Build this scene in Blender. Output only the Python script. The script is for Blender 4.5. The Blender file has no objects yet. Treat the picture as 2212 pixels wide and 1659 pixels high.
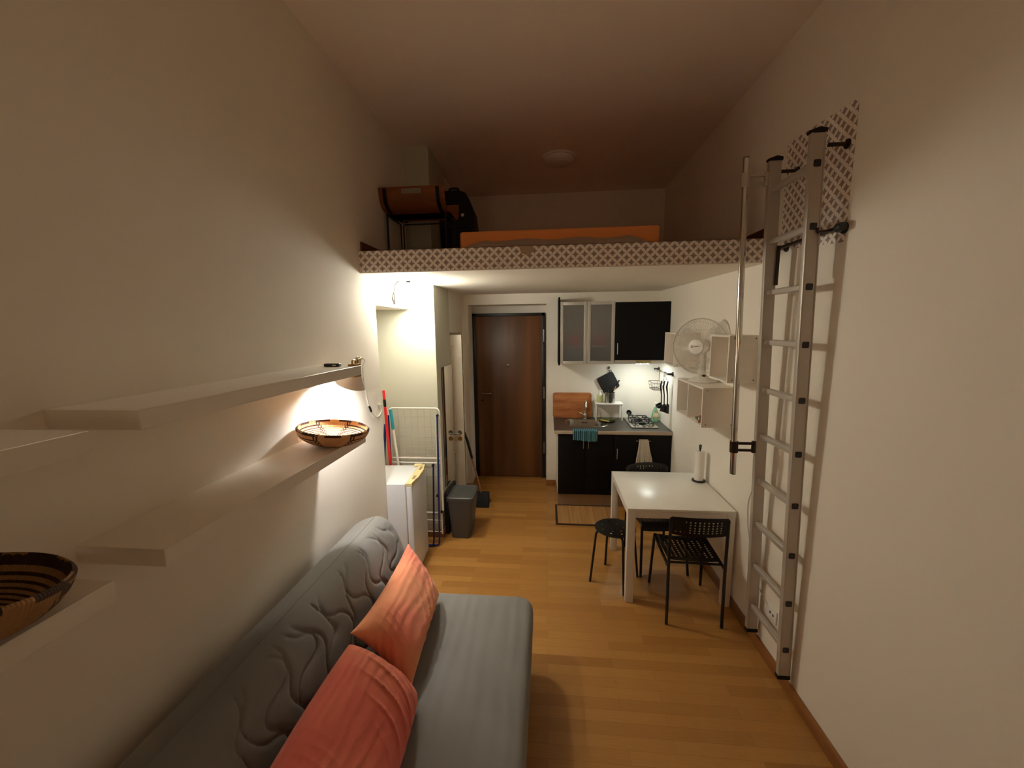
import bpy, bmesh, math, random
from mathutils import Vector, Matrix, Euler
random.seed(4)
S = bpy.context.scene
COL = S.collection
PI = math.pi

# ------------------------------------------------------------------ camera
F, PITCH, YAW, ROLL, CAMH = 848.436, 8.1298, 5.2805, 0.7184, 2.0342
a, b, c = (math.radians(v) for v in (PITCH, YAW, ROLL))
fw = Vector((-math.sin(b)*math.cos(a), math.cos(b)*math.cos(a), -math.sin(a)))
rt = Vector((math.cos(b), math.sin(b), 0)); dn = fw.cross(rt)
rt2 = rt*math.cos(c) + dn*math.sin(c); dn2 = dn*math.cos(c) - rt*math.sin(c)
cd = bpy.data.cameras.new('camera'); cam = bpy.data.objects.new('camera', cd); COL.objects.link(cam)
cd.sensor_width = 36; cd.lens = F/2212*36; cd.clip_start = .02
mw = Matrix((rt2, -dn2, -fw)).transposed().to_4x4(); mw.translation = (0, 0, CAMH)
cam.matrix_world = mw
S.camera = cam

# ------------------------------------------------------------------ world, exposure, sampling quality
w = bpy.data.worlds.new('world'); S.world = w; w.use_nodes = True
w.node_tree.nodes['Background'].inputs[0].default_value = (.004, .003, .002, 1)
w.node_tree.nodes['Background'].inputs[1].default_value = 1
S.view_settings.view_transform = 'Standard'; S.view_settings.look = 'None'
S.view_settings.gamma = 1; S.view_settings.use_curve_mapping = False
S.view_settings.exposure = 1.0
S.cycles.use_denoising = True
S.cycles.max_bounces = 14; S.cycles.diffuse_bounces = 9; S.cycles.sample_clamp_indirect = 6
GLOBE_E, CLIP_E, HOOD_E, REAR_W = 51, 640, 66, 1.8
# unseen fill light added behind the camera to lift the ceiling and loft
ld = bpy.data.lights.new('rear_fill_light', 'AREA'); ld.energy = REAR_W; ld.color = (1, .66, .42); ld.shape = 'DISK'; ld.size = .35
lo = bpy.data.objects.new('rear_fill_light', ld); COL.objects.link(lo); lo.location = (-.95, -1.3, 1.75)
lo.rotation_euler = (math.radians(118), 0, math.radians(-14))

# ------------------------------------------------------------------ helpers
def lin(*v):
    if len(v) == 1: v = v[0]
    return tuple((x/255/12.92 if x/255 <= .04045 else ((x/255+.055)/1.055)**2.4) for x in v)
WL = {}; LOCAL = set()
def tag(o, label=None, cat=None, group=None, kind=None):
    if label: o['label'] = label
    if cat: o['category'] = cat
    if group: o['group'] = group
    if kind: o['kind'] = kind
    return o
def thing(name, label, cat, loc=(0, 0, 0), rotz=0, group=None, local=False, rot=None):
    o = bpy.data.objects.new(name, None); COL.objects.link(o)
    o.location = loc; o.rotation_euler = rot if rot else (0, 0, rotz); o.empty_display_size = .1
    WL[o] = Vector(loc)
    if local or rotz or rot: LOCAL.add(o)
    return tag(o, label, cat, group)
def obj(name, bm, mat, parent=None, smooth=38, loc=None):
    if isinstance(bm, list):
        pass
    me = bpy.data.meshes.new(name)
    off = Vector((0, 0, 0))
    if parent is not None:
        if parent not in LOCAL: off = WL[parent]
    elif loc is not None: off = Vector(loc)
    if off.length: bmesh.ops.translate(bm, verts=bm.verts, vec=-off)
    bmesh.ops.recalc_face_normals(bm, faces=bm.faces)
    for f in bm.faces: f.smooth = True
    bm.to_mesh(me); bm.free()
    me.set_sharp_from_angle(angle=math.radians(smooth))
    me.materials.append(mat)
    o = bpy.data.objects.new(name, me); COL.objects.link(o)
    if parent is not None:
        o.parent = parent; WL[o] = WL[parent]
        if parent in LOCAL: LOCAL.add(o)
    elif loc is not None: o.location = off; WL[o] = off
    else: WL[o] = Vector((0, 0, 0))
    return o
def struct(name, bm, mat, parent=None, **k):
    o = obj(name, bm, mat, parent, **k)
    if parent is None: o['kind'] = 'structure'
    return o
def dup(root, loc, rotz=None, label=None):
    def cp(o, par):
        n = o.copy(); COL.objects.link(n)
        if par: n.parent = par
        for ch in list(o.children): cp(ch, n)
        return n
    r = cp(root, None); r.location = loc
    if rotz is not None: r.rotation_euler = (0, 0, rotz)
    if label: r['label'] = label
    return r
NB = bmesh.new
def bx(bm, lo, hi, bev=0, seg=2, mat=None):
    lo, hi = [min(p, q) for p, q in zip(lo, hi)], [max(p, q) for p, q in zip(lo, hi)]
    vs = [bm.verts.new((x, y, z)) for x in (lo[0], hi[0]) for y in (lo[1], hi[1]) for z in (lo[2], hi[2])]
    fs = [bm.faces.new([vs[i] for i in q]) for q in ((0, 1, 3, 2), (4, 6, 7, 5), (0, 4, 5, 1), (2, 3, 7, 6), (0, 2, 6, 4), (1, 5, 7, 3))]
    if bev:
        es = list({e for f in fs for e in f.edges})
        r = bmesh.ops.bevel(bm, geom=es, offset=bev, segments=seg, profile=.5, affect='EDGES', clamp_overlap=True)
        vs = list({v for v in r['verts']} | {v for v in vs if v.is_valid})
    if mat is not None: bmesh.ops.transform(bm, matrix=mat, verts=[v for v in vs if v.is_valid])
    return bm
def box(lo, hi, bev=0, seg=2): return bx(NB(), lo, hi, bev, seg)
def fillet(pts, r, n=5, closed=False):
    pts = [Vector(p) for p in pts]; out = []
    N = len(pts)
    for i, p in enumerate(pts):
        if not closed and i in (0, N-1): out.append(p); continue
        q0, q1 = pts[i-1], pts[(i+1) % N]
        d0, d1 = (q0-p), (q1-p); rr = min(r, d0.length*.48, d1.length*.48)
        A, B = p+d0.normalized()*rr, p+d1.normalized()*rr
        for k in range(n+1):
            t = k/n; out.append(A*(1-t)**2 + p*2*t*(1-t) + B*t*t)
    return out
def tube(bm, pts, r, n=8, closed=False, cap=True):
    pts = [Vector(p) for p in pts]; N = len(pts)
    rs = r if isinstance(r, (list, tuple)) else [r]*N
    tg = []
    for i in range(N):
        q0 = pts[i-1] if (i or closed) else pts[i]; q1 = pts[(i+1) % N] if (i < N-1 or closed) else pts[i]
        t = (q1-q0); tg.append(t.normalized() if t.length else Vector((0, 0, 1)))
    u = tg[0].orthogonal().normalized(); rings = []
    for i in range(N):
        if i: u = (tg[i-1].rotation_difference(tg[i]) @ u)
        u = (u - tg[i]*u.dot(tg[i])).normalized(); v = tg[i].cross(u)
        rings.append([bm.verts.new(pts[i] + (u*math.cos(2*PI*k/n) + v*math.sin(2*PI*k/n))*rs[i]) for k in range(n)])
    for i in range(N if closed else N-1):
        A, B = rings[i], rings[(i+1) % N]
        for k in range(n): bm.faces.new((A[k], A[(k+1) % n], B[(k+1) % n], B[k]))
    if cap and not closed: bm.faces.new(rings[0][::-1]); bm.faces.new(rings[-1])
    return bm
def lathe(bm, prof, cen=(0, 0, 0), axis=(0, 0, 1), n=28, closed=False):
    q = Vector((0, 0, 1)).rotation_difference(Vector(axis).normalized()); cen = Vector(cen); rings = []
    for r, z in prof:
        if r < 1e-6: rings.append([bm.verts.new(cen + q @ Vector((0, 0, z)))])
        else: rings.append([bm.verts.new(cen + q @ Vector((r*math.cos(2*PI*k/n), r*math.sin(2*PI*k/n), z))) for k in range(n)])
    L = len(rings)
    for i in range(L if closed else L-1):
        A, B = rings[i], rings[(i+1) % L]
        if len(A) == 1 and len(B) == 1: continue
        for k in range(n):
            k2 = (k+1) % n
            if len(A) == 1: bm.faces.new((A[0], B[k2], B[k]))
            elif len(B) == 1: bm.faces.new((A[k], A[k2], B[0]))
            else: bm.faces.new((A[k], A[k2], B[k2], B[k]))
    return bm
def prism(bm, poly, ax, lo, hi, bev=0):
    # poly in the two remaining axes (in xyz order), extruded along ax
    def P(p, t):
        if ax == 'x': return (t, p[0], p[1])
        if ax == 'y': return (p[0], t, p[1])
        return (p[0], p[1], t)
    A = [bm.verts.new(P(p, lo)) for p in poly]; B = [bm.verts.new(P(p, hi)) for p in poly]
    fs = [bm.faces.new(A[::-1]), bm.faces.new(B)]
    n = len(poly)
    for i in range(n): fs.append(bm.faces.new((A[i], A[(i+1) % n], B[(i+1) % n], B[i])))
    if bev:
        es = [e for f in fs[:2] for e in f.edges]
        bmesh.ops.bevel(bm, geom=es, offset=bev, segments=3, profile=.5, affect='EDGES', clamp_overlap=True)
    return bm
def rrect(x0, y0, x1, y1, r, n=5):
    o = []
    for cx, cy, a0 in ((x1-r, y0+r, -90), (x1-r, y1-r, 0), (x0+r, y1-r, 90), (x0+r, y0+r, 180)):
        for k in range(n+1):
            t = math.radians(a0+90*k/n); o.append((cx+r*math.cos(t), cy+r*math.sin(t)))
    return o
def xf(bm, m, verts=None):
    bmesh.ops.transform(bm, matrix=m, verts=verts or bm.verts); return bm
def grid(bm, f, nu, nv):
    V = [[bm.verts.new(f(i/nu, j/nv)) for j in range(nv+1)] for i in range(nu+1)]
    for i in range(nu):
        for j in range(nv): bm.faces.new((V[i][j], V[i+1][j], V[i+1][j+1], V[i][j+1]))
    return V

# ------------------------------------------------------------------ materials
class NT:
    def __init__(s, name):
        s.m = bpy.data.materials.new(name); s.m.use_nodes = True; s.t = s.m.node_tree; s.p = s.t.nodes['Principled BSDF']
        s.tc = None
    def n(s, typ, **kw):
        nd = s.t.nodes.new(typ)
        for k, v in kw.items():
            if k.startswith('i_'): nd.inputs[k[2:].replace('_', ' ')].default_value = v
            else: setattr(nd, k, v)
        return nd
    def l(s, a, b): s.t.links.new(a, b)
    def co(s, sc=(1, 1, 1), rot=(0, 0, 0), loc=(0, 0, 0)):
        if not s.tc: s.tc = s.n('ShaderNodeTexCoord')
        mp = s.n('ShaderNodeMapping'); mp.inputs['Scale'].default_value = sc; mp.inputs['Rotation'].default_value = rot; mp.inputs['Location'].default_value = loc
        s.l(s.tc.outputs['Object'], mp.inputs['Vector']); return mp.outputs[0]
    def math(s, op, a, b=None, c=None):
        nd = s.n('ShaderNodeMath', operation=op)
        for i, v in enumerate((a, b, c)):
            if v is None: continue
            if isinstance(v, (int, float)): nd.inputs[i].default_value = v
            else: s.l(v, nd.inputs[i])
        return nd.outputs[0]
    def mix(s, fac, c1, c2):
        nd = s.n('ShaderNodeMix', data_type='RGBA')
        for sock, v in ((nd.inputs[0], fac), (nd.inputs[6], c1), (nd.inputs[7], c2)):
            if isinstance(v, (int, float)): sock.default_value = v
            elif isinstance(v, tuple): sock.default_value = v if len(v) == 4 else v+(1,)
            else: s.l(v, sock)
        return nd.outputs[2]
    def ramp(s, fac, stops):
        nd = s.n('ShaderNodeValToRGB'); e = nd.color_ramp.elements
        while len(e) < len(stops): e.new(.5)
        for el, (p, col) in zip(e, stops): el.position = p; el.color = col if len(col) == 4 else tuple(col)+(1,)
        s.l(fac, nd.inputs[0]); return nd.outputs[0]
    def noise(s, vec, scale, detail=3, rough=.5, dist=0):
        nd = s.n('ShaderNodeTexNoise'); nd.inputs['Scale'].default_value = scale; nd.inputs['Detail'].default_value = detail
        nd.inputs['Roughness'].default_value = rough; nd.inputs['Distortion'].default_value = dist
        s.l(vec, nd.inputs['Vector']); return nd.outputs[0]
    def bump(s, h, strength=.3, dist=.01):
        nd = s.n('ShaderNodeBump'); nd.inputs['Strength'].default_value = strength; nd.inputs['Distance'].default_value = dist
        s.l(h, nd.inputs['Height']); s.l(nd.outputs[0], s.p.inputs['Normal'])
    def base(s, v):
        if isinstance(v, tuple): s.p.inputs['Base Color'].default_value = v if len(v) == 4 else v+(1,)
        else: s.l(v, s.p.inputs['Base Color'])
def M(name, col, rough=.5, metal=0, var=.06, vs=9, bump=0, bs=60, bd=.002, coat=0, stretch=(1, 1, 1), spec=.5):
    t = NT(name); cl = lin(*col); p = t.p
    v = t.noise(t.co(stretch), vs)
    t.base(t.mix(v, tuple(x*(1-var) for x in cl), tuple(min(1, x*(1+var)) for x in cl)))
    p.inputs['Roughness'].default_value = rough; p.inputs['Metallic'].default_value = metal
    p.inputs['Specular IOR Level'].default_value = spec
    if coat: p.inputs['Coat Weight'].default_value = coat
    if bump: t.bump(t.noise(t.co(stretch), bs), bump, bd)
    return t.m
def EM(name, col, strength):
    t = NT(name); t.p.inputs['Base Color'].default_value = (.8, .8, .8, 1)
    t.p.inputs['Emission Color'].default_value = col+(1,); t.p.inputs['Emission Strength'].default_value = strength
    return t.m
# plaster with faint roller unevenness
def plaster(name, col, bump=.12):
    t = NT(name); cl = lin(*col)
    v = t.noise(t.co(), 1.6, 4)
    t.base(t.mix(v, tuple(x*.97 for x in cl), tuple(x*1.02 for x in cl)))
    t.p.inputs['Roughness'].default_value = .75; t.p.inputs['Specular IOR Level'].default_value = .25
    t.bump(t.noise(t.co(), 9, 5, .6), bump, .01); return t.m
m_wall = plaster('wall_paint', (238, 232, 221))
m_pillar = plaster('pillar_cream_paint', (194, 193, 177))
m_ceil = plaster('ceiling_paint', (244, 232, 221))
m_slab = plaster('slab_plaster', (236, 231, 220), .35)
def parquet():
    t = NT('oak_parquet')
    br = t.n('ShaderNodeTexBrick'); br.offset = .37; br.offset_frequency = 2; br.squash = 1
    br.inputs['Scale'].default_value = 1; br.inputs['Brick Width'].default_value = .62; br.inputs['Row Height'].default_value = .067
    br.inputs['Mortar Size'].default_value = .0007; br.inputs['Mortar Smooth'].default_value = .3
    br.inputs['Color1'].default_value = (0, 0, 0, 1); br.inputs['Color2'].default_value = (1, 1, 1, 1); br.inputs['Mortar'].default_value = (.5, .5, .5, 1)
    t.l(t.co(), br.inputs['Vector'])
    g = t.noise(t.co((1.6, 26, 1)), 5, 5, .6, .4)
    f = t.math('ADD', t.math('MULTIPLY', br.outputs[0], .55), t.math('MULTIPLY', g, .5))
    cr = t.ramp(f, [(.1, lin(150, 102, 48)), (.5, lin(168, 119, 60)), (.95, lin(184, 136, 74))])
    t.base(t.mix(t.math('MULTIPLY', br.outputs['Fac'], .55), cr, lin(90, 52, 20)))
    t.p.inputs['Roughness'].default_value = .33; t.p.inputs['Specular IOR Level'].default_value = .45
    t.bump(t.math('SUBTRACT', t.math('MULTIPLY', g, .25), br.outputs['Fac']), .12, .001); return t.m
m_floor = parquet()
def wood(name, dark, light, stretch=(14, 1, 1), rough=.4, scale=3, coat=0, bands=.5):
    t = NT(name); g = t.noise(t.co(stretch), scale, 6, .6, .6)
    g2 = t.noise(t.co(tuple(s*.35 for s in stretch)), scale, 1)
    f = t.math('ADD', t.math('MULTIPLY', g, 1-bands), t.math('MULTIPLY', g2, bands))
    t.base(t.ramp(f, [(.32, lin(*dark)), (.68, lin(*light))]))
    t.p.inputs['Roughness'].default_value = rough; t.p.inputs['Coat Weight'].default_value = coat
    t.bump(g, .08, .001); return t.m
m_skirt = wood('skirting_oak', (120, 74, 34), (158, 106, 54), (14, 1, 14), .42)
m_loftboard = wood('loft_board_brown', (70, 34, 14), (100, 52, 24), (1, 10, 10), .5)
m_doorw = wood('walnut_door', (72, 42, 20), (114, 73, 38), (9, 1, .35), .42, 2.0, 0, .75)
m_board = wood('chopping_board_wood', (132, 72, 34), (196, 126, 72), (2, 10, 16), .45, 2.5)
m_bamboo = wood('bamboo_slats', (150, 104, 56), (200, 156, 100), (40, .6, 1), .55, 2)
m_tray = wood('bentwood_ply', (150, 88, 42), (192, 124, 68), (2, 12, 12), .4)
m_tan = M('wooden_handle', (170, 120, 78), .45)
m_white = M('white_lacquer', (232, 228, 220), .35, var=.02)
m_shelf = M('white_shelf_foil', (236, 230, 220), .4, var=.02)
m_tab = M('white_tabletop', (242, 239, 231), .28, var=.03, bump=.05, bs=120, bd=.0006)
m_fridge = M('white_enamel', (222, 224, 226), .3, var=.02, bump=.03, bs=220, bd=.0005)
m_cream = M('cream_plastic', (226, 210, 156), .45)
m_wplast = M('white_plastic', (235, 232, 226), .35, var=.02)
m_door2 = M('white_gloss_paint', (224, 214, 198), .35, var=.03)
m_black = M('black_powder_coat', (17, 16, 16), .45, var=.1)
m_blackp = M('black_plastic', (20, 19, 19), .38, var=.1)
m_blackcab = M('black_cabinet_foil', (7, 6, 6), .55, var=.08, spec=.18)
m_rubber = M('black_rubber', (12, 11, 11), .8)
m_alu = M('brushed_aluminium', (188, 180, 170), .42, .3, var=.06, vs=4, bump=.04, bs=300, bd=.0004, stretch=(1, 1, .05))
m_alufr = M('aluminium_frame', (205, 203, 196), .42, .55, var=.04)
m_chrome = M('chrome', (220, 218, 212), .12, 1, var=.02)
m_steel = M('stainless_steel', (176, 174, 168), .25, 1, var=.06, bump=.03, bs=200, bd=.0003)
m_dkmetal = M('dark_wire_metal', (58, 46, 38), .4, .7)
m_grey = M('grey_bin_plastic', (74, 73, 70), .5, var=.04, bump=.05, bs=250, bd=.0005)
m_bag = M('black_nylon', (12, 11, 12), .75, bump=.3, bs=25, bd=.01)
m_counter = M('dark_worktop_laminate', (58, 52, 46), .38, var=.12, vs=60)
m_cedge = M('worktop_edge_strip', (176, 160, 142), .4)
m_beigepl = M('beige_plinth', (150, 124, 94), .5)
m_red = M('red_plastic', (226, 34, 40), .4)
m_blue = M('blue_enamel', (24, 44, 110), .35)
m_teal = M('teal_plastic', (40, 150, 170), .4)
m_paper = M('kitchen_paper', (236, 232, 226), .9, var=.02, bump=.25, bs=90, bd=.002)
m_dkbrown = M('dark_mat_border', (42, 24, 18), .7)
m_brass = M('brass', (176, 140, 76), .3, .9)
m_bronze = M('dull_bronze', (120, 92, 62), .4, .8)
m_lampmetal = M('satin_lamp_metal', (15, 14, 13), .6, 0, spec=.2)
m_rope = M('cream_yarn', (206, 198, 180), .9, var=.12, vs=60)
m_mitt = M('black_quilted_cloth', (13, 12, 11), .7, bump=.5, bs=26, bd=.006)
m_greenlq = M('yellow_green_soap', (200, 202, 146), .25, var=.04)
m_dgreen = M('dark_green_sponge', (62, 70, 34), .85, var=.2, bump=.4, bs=120)
m_yellow = M('yellow_sponge', (214, 196, 96), .85, var=.08, bump=.4, bs=120)
m_label = M('cream_label', (226, 214, 176), .5)
m_orange2 = M('orange_print', (200, 120, 60), .5)
m_food = M('snack_packet_foil', (150, 70, 34), .25, .3, var=.5, vs=40)
m_rugrey = M('grey_blanket', (176, 156, 140), .9, var=.1, bump=.4, bs=60)
m_sheet = M('orange_bed_sheet', (250, 164, 94), .85, var=.06, bump=.25, bs=9, bd=.01)
m_chain = M('pale_cord', (214, 208, 196), .5)
m_mirror = M('mirror_silver', (235, 235, 232), .02, 1, var=0)
m_dgreycase = M('charcoal_case', (26, 25, 26), .6)
def bottleglass():
    t = NT('clear_green_plastic'); t.base(lin(165, 215, 185)); t.p.inputs['Roughness'].default_value = .12
    t.p.inputs['Transmission Weight'].default_value = .55; t.p.inputs['IOR'].default_value = 1.35; return t.m
m_bottle = bottleglass()
def frosted():
    t = NT('frosted_glass'); t.base(lin(205, 205, 205)); t.p.inputs['Roughness'].default_value = .36
    t.p.inputs['Transmission Weight'].default_value = .86; t.p.inputs['IOR'].default_value = 1.12; return t.m
m_frost = frosted()
def clearplastic():
    t = NT('clear_fan_mesh'); p = t.p; p.inputs['Base Color'].default_value = lin(214, 206, 196)+(1,)
    p.inputs['Roughness'].default_value = .25; p.inputs['Transmission Weight'].default_value = .0
    return t.m
m_fanwire = clearplastic()
def wallpaper(name, ax, torn=False):
    # overlapping circles on a lattice turned by 45 degrees: pale petals on grey
    t = NT(name); sp = t.n('ShaderNodeSeparateXYZ'); t.l(t.co(), sp.inputs[0])
    u0, v0 = sp.outputs[ax], sp.outputs['Z']; k = 1/(.041*math.sqrt(2))
    u = t.math('MULTIPLY', t.math('ADD', u0, v0), k); v = t.math('MULTIPLY', t.math('SUBTRACT', u0, v0), k)
    fu, fv = t.math('FRACT', u), t.math('FRACT', v); tot = None
    for i in (0, 1):
        for j in (0, 1):
            du, dv = t.math('SUBTRACT', fu, i), t.math('SUBTRACT', fv, j)
            d = t.math('SQRT', t.math('ADD', t.math('MULTIPLY', du, du), t.math('MULTIPLY', dv, dv)))
            h = t.math('LESS_THAN', d, .722); tot = h if tot is None else t.math('ADD', tot, h)
    f = t.math('GREATER_THAN', tot, 1.5)
    f = t.math('MULTIPLY', f, t.math('ADD', .85, t.math('MULTIPLY', t.noise(t.co(), 30), .2)))
    col = t.mix(f, lin(158, 142, 132), lin(248, 240, 234))
    if torn:
        dx = t.math('MULTIPLY', t.math('SUBTRACT', u0, -.135), 1/.055); dz = t.math('MULTIPLY', t.math('SUBTRACT', v0, 2.538), 1/.05)
        r = t.math('ADD', t.math('SQRT', t.math('ADD', t.math('MULTIPLY', dx, dx), t.math('MULTIPLY', dz, dz))), t.math('MULTIPLY', t.noise(t.co(), 28), .5))
        col = t.mix(t.math('LESS_THAN', r, 1.05), col, lin(176, 150, 122))
    t.base(col); t.p.inputs['Roughness'].default_value = .55
    t.bump(t.noise(t.co(), 12, 2), .3, .008); return t.m
m_wpx = wallpaper('geometric_wallpaper_strip', 'X', True)
m_wpy = wallpaper('geometric_wallpaper_sheet', 'Y')
def fabric(name, col, quilt=False, wr=0, wstretch=(1, 1, 1), wscale=6, spots=None, fold=.02):
    t = NT(name); cl = lin(*col)
    v = t.noise(t.co(), 5, 4)
    c0 = t.mix(v, tuple(x*.86 for x in cl), tuple(min(1, x*1.1) for x in cl))
    if spots:
        c0 = t.mix(t.ramp(t.noise(t.co(), 3.1, 2), [(.45, (0, 0, 0)), (.66, (1, 1, 1))]), c0, lin(*spots))
    t.base(c0); t.p.inputs['Roughness'].default_value = .92; t.p.inputs['Specular IOR Level'].default_value = .2
    t.p.inputs['Sheen Weight'].default_value = .15
    h = t.math('MULTIPLY', t.noise(t.co(), 400, 2), .04)
    if wr:
        wv = t.n('ShaderNodeTexWave'); wv.inputs['Scale'].default_value = wscale; wv.inputs['Distortion'].default_value = 6; wv.inputs['Detail'].default_value = 2.5; wv.inputs['Detail Scale'].default_value = .9
        t.l(t.co(wstretch), wv.inputs['Vector'])
        h = t.math('ADD', h, t.math('MULTIPLY', t.math('MULTIPLY', wv.outputs['Fac'], t.noise(t.co(), 4, 1)), wr))
    t.bump(h, 1, fold); return t.m
m_sofa = fabric('grey_stretch_cover', (126, 124, 120), wr=.35, wstretch=(1, .28, 1), wscale=4.2, fold=.018)
m_quilt = fabric('grey_quilted_cover', (124, 122, 118))
m_peach = fabric('peach_cotton', (230, 152, 112), wr=.5, wstretch=(1, .5, .6), wscale=9, spots=(222, 126, 100), fold=.010)
m_coral = fabric('coral_cotton', (210, 104, 88), wr=.5, wstretch=(1, .5, .6), wscale=9, spots=(214, 122, 96), fold=.010)
def towel():
    t = NT('teal_striped_towel'); sp = t.n('ShaderNodeSeparateXYZ'); t.l(t.co(), sp.inputs[0])
    f = t.math('GREATER_THAN', t.math('FRACT', t.math('MULTIPLY', sp.outputs['X'], 48)), .55)
    t.base(t.mix(f, lin(36, 104, 120), lin(130, 178, 186))); t.p.inputs['Roughness'].default_value = .9
    t.bump(t.noise(t.co(), 200), .4, .002); return t.m
m_towel = towel()
def coil(name, ca, cb, rz, h, pitch=62, every=1, turn=0):
    # coiled straw: dark rings in the side sectors, plain sectors edged with checks, dark patches along the rim
    t = NT(name); sp = t.n('ShaderNodeSeparateXYZ'); t.l(t.co(), sp.inputs[0]); x, y, z = sp.outputs
    r = t.math('SQRT', t.math('ADD', t.math('MULTIPLY', x, x), t.math('MULTIPLY', y, y)))
    an = t.math('ADD', t.math('ARCTAN2', y, x), turn)
    k = t.math('MULTIPLY', r, pitch); ring = t.math('FRACT', t.math('MULTIPLY', k, 1/every)); dark = t.math('LESS_THAN', ring, .42)
    w = t.math('ABSOLUTE', t.math('SUBTRACT', t.math('FRACT', t.math('MULTIPLY', an, 2/(2*PI))), .5))   # 0 in the middle of a sector
    half = t.math('MULTIPLY', r, .95)
    plain = t.math('LESS_THAN', w, half)
    edge = t.math('LESS_THAN', t.math('ABSOLUTE', t.math('SUBTRACT', w, half)), .028)
    chk = t.math('GREATER_THAN', t.math('FRACT', t.math('ADD', t.math('MULTIPLY', an, 11), t.math('MULTIPLY', t.math('FLOOR', k), .5))), .45)
    cen = t.math('GREATER_THAN', r, rz*.5)
    inner = t.math('MULTIPLY', t.math('SUBTRACT', 1, plain), t.math('MULTIPLY', dark, cen))
    f = t.math('MAXIMUM', inner, t.math('MULTIPLY', t.math('MULTIPLY', edge, chk), cen))
    rim = t.math('MULTIPLY', t.math('GREATER_THAN', z, h*.93), t.math('GREATER_THAN', t.math('FRACT', t.math('MULTIPLY', an, 9/(2*PI))), .4))
    f = t.math('MAXIMUM', f, rim)
    nz = t.noise(t.co(), 60, 3)
    t.base(t.mix(f, t.mix(nz, lin(*ca), tuple(min(1, q*1.3) for q in lin(*ca))), lin(*cb)))
    t.p.inputs['Roughness'].default_value = .8
    t.bump(t.math('ADD', t.math('PINGPONG', k, .5), t.math('MULTIPLY', t.math('SINE', t.math('MULTIPLY', an, 150)), .15)), .8, .004); return t.m
m_basket = coil('coiled_straw', (200, 154, 104), (66, 32, 22), .165, .073, 112, 1, -.52)
m_basket2 = coil('coiled_brown_straw', (150, 112, 66), (62, 38, 16), .156, .09, 112, 1, 2.2)
m_globe = EM('opal_glass_lit', (1, .95, .80), GLOBE_E)
m_bulb = EM('clip_bulb_lit', (1, .95, .90), CLIP_E)
m_hoodl = EM('hood_lamp_lit', (.93, 1, .93), HOOD_E)
m_hoodcover = M('hood_lamp_cover', (150, 136, 84), .3)

# ------------------------------------------------------------------ room shell
XL, XR, H, YB, YS = -1.258, 1.335, 3.592, 4.90, 2.62
ZS0, ZS1, ZT = 2.41, 2.447, 2.545
YR = -2.7
YN, YC, XC, YC2, XW = 2.828, 3.55, -1.03, 4.085, -1.072
struct('floor', box((-2.2, YR-.1, -.06), (XR+.1, 5.6, 0)), m_floor)
struct('ceiling', box((-2.2, YR-.1, H), (XR+.1, 5.6, H+.08)), m_ceil)
struct('wall_right', box((XR, YR, 0), (XR+.1, 5.6, H)), m_wall)
struct('wall_left', box((XL-.8, YR, 0), (XL, YN, H)), m_wall)                   # flat wall beside the sofa
struct('wall_left', box((XL-.8, YN, 2.212), (XL, YC, H)), m_wall)               # above the recess
struct('wall_recess', box((-2.2, YN, 0), (-2.06, 5.6, H)), m_wall)
struct('wall_bathroom', box((-2.06, YC2, 0), (XW, YC2+.05, H)), m_wall)         # jambs and head of the bathroom doorway
struct('wall_bathroom', box((-2.06, YC2+.05, 1.99), (XW, 4.86, H)), m_wall)
struct('wall_bathroom', box((-2.06, 4.86, 0), (XW, YB+.4, H)), m_wall)
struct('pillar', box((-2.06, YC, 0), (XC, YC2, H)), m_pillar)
wb = NB()
DX0, DX1, DZ = -.992, -.021, 2.322
bx(wb, (XW-.02, YB, 0), (DX0, YB+.6, H)); bx(wb, (DX1, YB, 0), (XR, YB+.6, H)); bx(wb, (DX0, YB, DZ), (DX1, YB+.6, H))
bx(wb, (DX0, 5.24, 0), (DX1, YB+.6, DZ))
struct('wall_back', wb, m_wall)
struct('wall_rear', box((-2.2, YR-.1, 0), (XR+.1, YR, H)), m_wall)
sl = NB(); prism(sl, [(YS, ZS0), (YS+.01, ZS0), (YB, ZS1), (YB, ZT), (YS, ZT)], 'x', XL, XR)
struct('loft_slab', sl, m_slab)
struct('loft_floor', box((XL, YS+.004, ZT), (XR, YB, ZT+.012)), m_loftboard)
struct('trim_1', box((XL, YS-.003, ZS0+.006), (XR, YS, ZT+.008)), m_wpx)['label'] = 'grey and white geometric wallpaper strip on the edge of the sleeping loft'
# skirting boards
struct('baseboard_right', box((XR-.016, YR, 0), (XR, 4.2, .075), .003), m_skirt)
struct('baseboard_back', box((DX1, YB-.014, 0), (.10, YB, .075), .003), m_skirt)
bb = NB(); bx(bb, (-2.0, YC-.014, 0), (XC+.014, YC, .075), .003); bx(bb, (XC, YC, 0), (XC+.014, YC2, .075), .003)
struct('baseboard_pillar', bb, m_skirt)
bb = NB(); bx(bb, (XL, YS+.02, ZT+.012), (XL+.014, YC, ZT+.075), .003)
struct('baseboard_loft_left', bb, m_loftboard)
struct('baseboard_loft_right', box((XR-.014, YS+.02, ZT+.012), (XR, YB, ZT+.075), .003), m_loftboard)

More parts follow.
